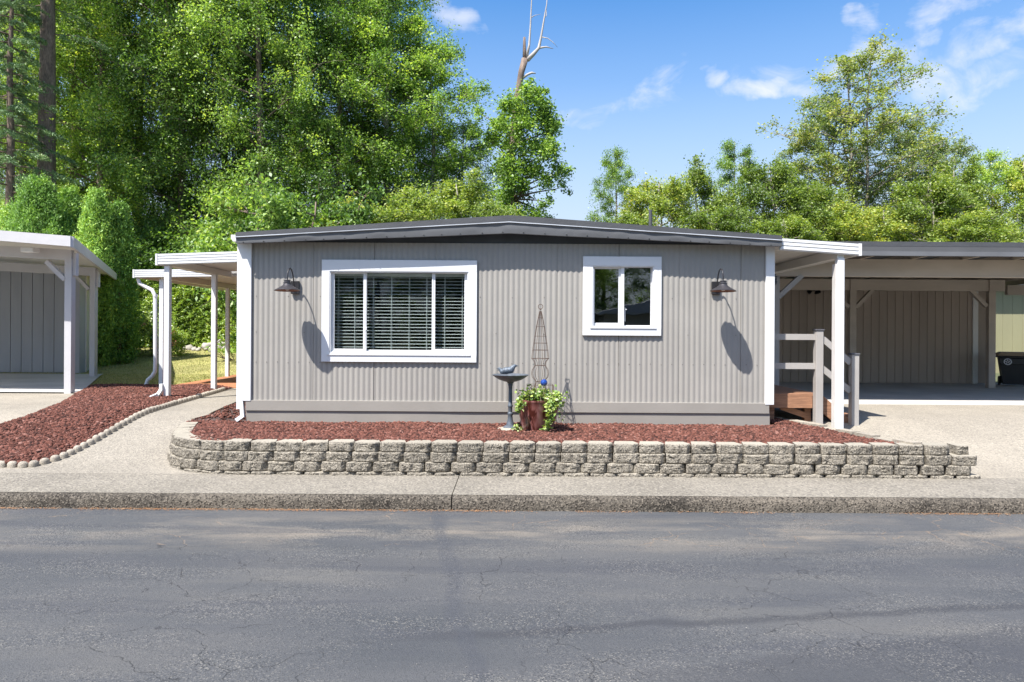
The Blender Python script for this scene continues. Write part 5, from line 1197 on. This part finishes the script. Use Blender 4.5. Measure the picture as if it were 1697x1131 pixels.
# clipped hedge
Yh = 26.0; hx0, hx1 = W(222, 500, Yh).x, W(470, 500, Yh).x; hz0 = ground_z(Yh); hz1 = W(300, 462, Yh).z
hd = thing('hedge', ((hx0+hx1)/2, Yh, hz0), 'tall clipped laurel hedge at the far end of the left lawn', 'hedge')
n = 85000; px_ = rng.uniform(hx0, hx1, n); u = rng.random(n); pz_ = hz0+u*(hz1-hz0); fr = rng.random(n) < .8
bul = np.array([.13*mnoise.noise(Vector((a*1.4, 0, c*1.4)))+.07*mnoise.noise(Vector((a*5, 0, c*5))) for a, c in zip(px_, pz_)])
py_ = np.where(fr, Yh-.5-bul+rng.uniform(0, .2, n), Yh+rng.uniform(-.4, .5, n)); pz_ = np.where(fr, pz_, hz1+rng.uniform(-.18, .06, n)+bul)
me = leaf_mesh('foliage', np.stack([px_, py_, pz_], 1)-np.array(ORG[hd.name]), .1, L['hedge'], .45); link(bpy.data.objects.new('foliage', me), hd)
mb = MB()
for k in range(9): x = hx0+.4+(hx1-hx0-.8)*k/8; limb(mb, (x, Yh, hz0), (x+.1, Yh, hz1-.5), .05, .02, .1)
mb.box(hx0+.25, hx1-.25, Yh-.12, Yh+.2, hz0, hz1-.35)
obj('stems', mb, M['soil'], hd)
# flowering shrubs and pale rocks by the hedge
for (px, py, r, nm, lab, sd) in [(215, 592, .75, 'rose_bush', 'leafy bush with dusky pink blooms left of the awning downspout', 1), (272, 590, .5, 'rose_bush', 'smaller bush with pink blooms seen between the awning posts', 2), (180, 600, .6, 'rose_bush', 'dark low bush at the foot of the arborvitae', 3)]:
    random.seed(sd); p = G(px, py); p.z = ground_z(p.y); t = thing(nm, tuple(p), lab, 'bush', 'bushes at the far edge of the left lawn'); C = []
    for k in range(26):
        c = np.array((random.gauss(0, r*.5), random.gauss(0, r*.4), random.uniform(.1, 1)*r*1.9)); C.append(c+rng.normal(0, r*.22, (170, 3)))
    C = np.concatenate(C); C = C[C[:, 2] > .03]; link(bpy.data.objects.new('foliage', leaf_mesh('foliage', C, .085, L['rhody' if sd != 2 else 'hedge'])), t)
    mb = MB()
    for k in range(6): limb(mb, p, p+Vector((random.uniform(-1, 1)*r*.6, random.uniform(-1, 1)*r*.5, r*1.5)), .02, .006)
    obj('stems', mb, M['bark'], t)
    if sd != 3:
        C = []
        for k in range(7): C.append(np.array((random.gauss(0, r*.45), -r*.5, random.uniform(.8, 1.9)*r))+rng.normal(0, .05, (26, 3)))
        link(bpy.data.objects.new('blossoms', leaf_mesh('blossoms', np.concatenate(C), .06, L['bloom'])), t)
P = []
for k in range(26):
    p = G(random.uniform(285, 385), random.uniform(578, 584)); P.append((p.x, p.y, ground_z(p.y)+.05))
o = rocks('border_rocks', np.array(P), .08, .2, M['dead']); tag(o, 'row of pale rocks along the foot of the hedge behind the lawn', 'rocks', kind='stuff')
a, b = G(338, 581), G(382, 577); mb = MB(); random.seed(2); limb(mb, a+Vector((0, 0, .12)), b+Vector((0, 0, .16)), .16, .08, .06, 8, 8); limb(mb, a.lerp(b, .4)+Vector((0, 0, .15)), a.lerp(b, .6)+Vector((.2, -.2, .45)), .05, .02)
tag(obj('driftwood_log', mb, M['pale'], sm=True), 'pale weathered driftwood log lying at the foot of the hedge', 'log')

# ivy in the pot
random.seed(4); X, Y, Z = PXX, 8.86, .45
iv = thing('ivy_plant', (X, Y, Z+.36), 'variegated yellow green ivy spilling over the glazed pot', 'plant'); C = []; mb = MB()
def trail(pts, dens, sp=.03):
    pts = [Vector(p) for p in pts]; mb.tube(pts, .0035, 5)
    for p, q in zip(pts, pts[1:]):
        m = max(2, int((q-p).length*dens)); tt = rng.random((m, 1)); C.append(np.array(p)+(np.array(q)-np.array(p))*tt+rng.normal(0, sp, (m, 3)))
for k in range(46):
    a = random.uniform(0, 2*pi); r = random.uniform(.05, .235); p0 = Vector((X+cos(a)*.05, Y+sin(a)*.05, Z+.37)); p2 = Vector((X+cos(a)*r, Y+sin(a)*r, Z+.37+random.uniform(.06, .21)*(1.15-r*1.6)))
    trail([p0, p0.lerp(p2, .5)+Vector((0, 0, .06)), p2], 90, .032)
    if random.random() < (.05 if abs(cos(a)) < .75 else .35):
        e = Vector((X+cos(a)*(r+.10), Y+sin(a)*(r+.10), Z+.37-random.uniform(-.02, .14))); trail([p2, p2.lerp(e, .5)+Vector((0, 0, .02)), e], 90, .026)
for (px, py, L_, w) in ((909, 668, .38, .028), (914, 672, .26, .022), (862, 668, .10, .022), (924, 660, .12, .025)):
    p = W(px, py, 8.56); trail([p+Vector((0, .1, .04)), p, p+Vector((.02, .0, -L_*.5)), p+Vector((-.04, .03, -L_))], 420, w)
for (x1, y1) in ((935, 668), (940, 655), (933, 690), (858, 650)):
    p = W(x1, y1, 8.75); trail([Vector((X+.1*(1 if x1 > 890 else -1), 8.8, Z+.44)), Vector((p.x*.6+X*.4, 8.75, Z+.5)), p], 150, .028)
C.append(np.array(W(858, 712, 8.7))+rng.normal(0, (.035, .03, .03), (50, 3)))
obj('stems', mb, M['bark'], iv)
link(bpy.data.objects.new('leaves', leaf_mesh('leaves', np.concatenate(C)-np.array(ORG[iv.name]), .042, L['ivy'], .6, .8, .3)), iv)

# across the road, seen only mirrored in the windows
for (x, y, ky, s, lab) in [(-7, -17, 'bigC', .8, 'leafy tree across the road mirrored in the wide window'), (-1.5, -18, 'bigA', .55, 'broad leafy tree across the road behind the camera'), (3.0, -17, 'bigA', .5, 'bright leafy tree across the road mirrored in the small window'), (8.5, -19, 'bigC', .7, 'leafy tree across the road beside the grey shed'), (-14, -19, 'bigB', .7, 'dark leafy tree across the road at the far side'), (-4.2, -19, 'bigB', .62, 'dark tree across the road between the two leafy ones'), (.6, -20, 'bigB', .66, 'tall dark tree across the road right behind the camera'), (5.5, -22, 'bigA', .62, 'tree rising behind the grey house across the road'), (-10.5, -18, 'bigA', .6, 'full leafy tree across the road far to the side'), (15, -21, 'bigB', .7, 'dark leafy tree across the road beyond the grey shed')]:
    make_tree('street_tree', lab, (x, y, 0), PROTO[ky][0], PROTO[ky][1], None, 'trees across the road', random.uniform(0, 6), s)
ac = thing('neighbour_house', (4.5, -12, 0), 'low grey gabled house across the road mirrored in the small window', 'house')
mb = MB(); mb.box(4.2, 12, -18, -12, -.04, 2.6); obj('wall', mb, M['t111b'], ac)
mb = MB(); mb.prism([(3.6, 2.55), (12.6, 2.55), (8.1, 3.7)], 'y', -18.5, -11.4); obj('roof', mb, M['t111b'], ac)
mb = MB(); mb.box(5.6, 6.6, -11.995, -11.95, 0, 2.1); obj('door', mb, M['black'], ac)
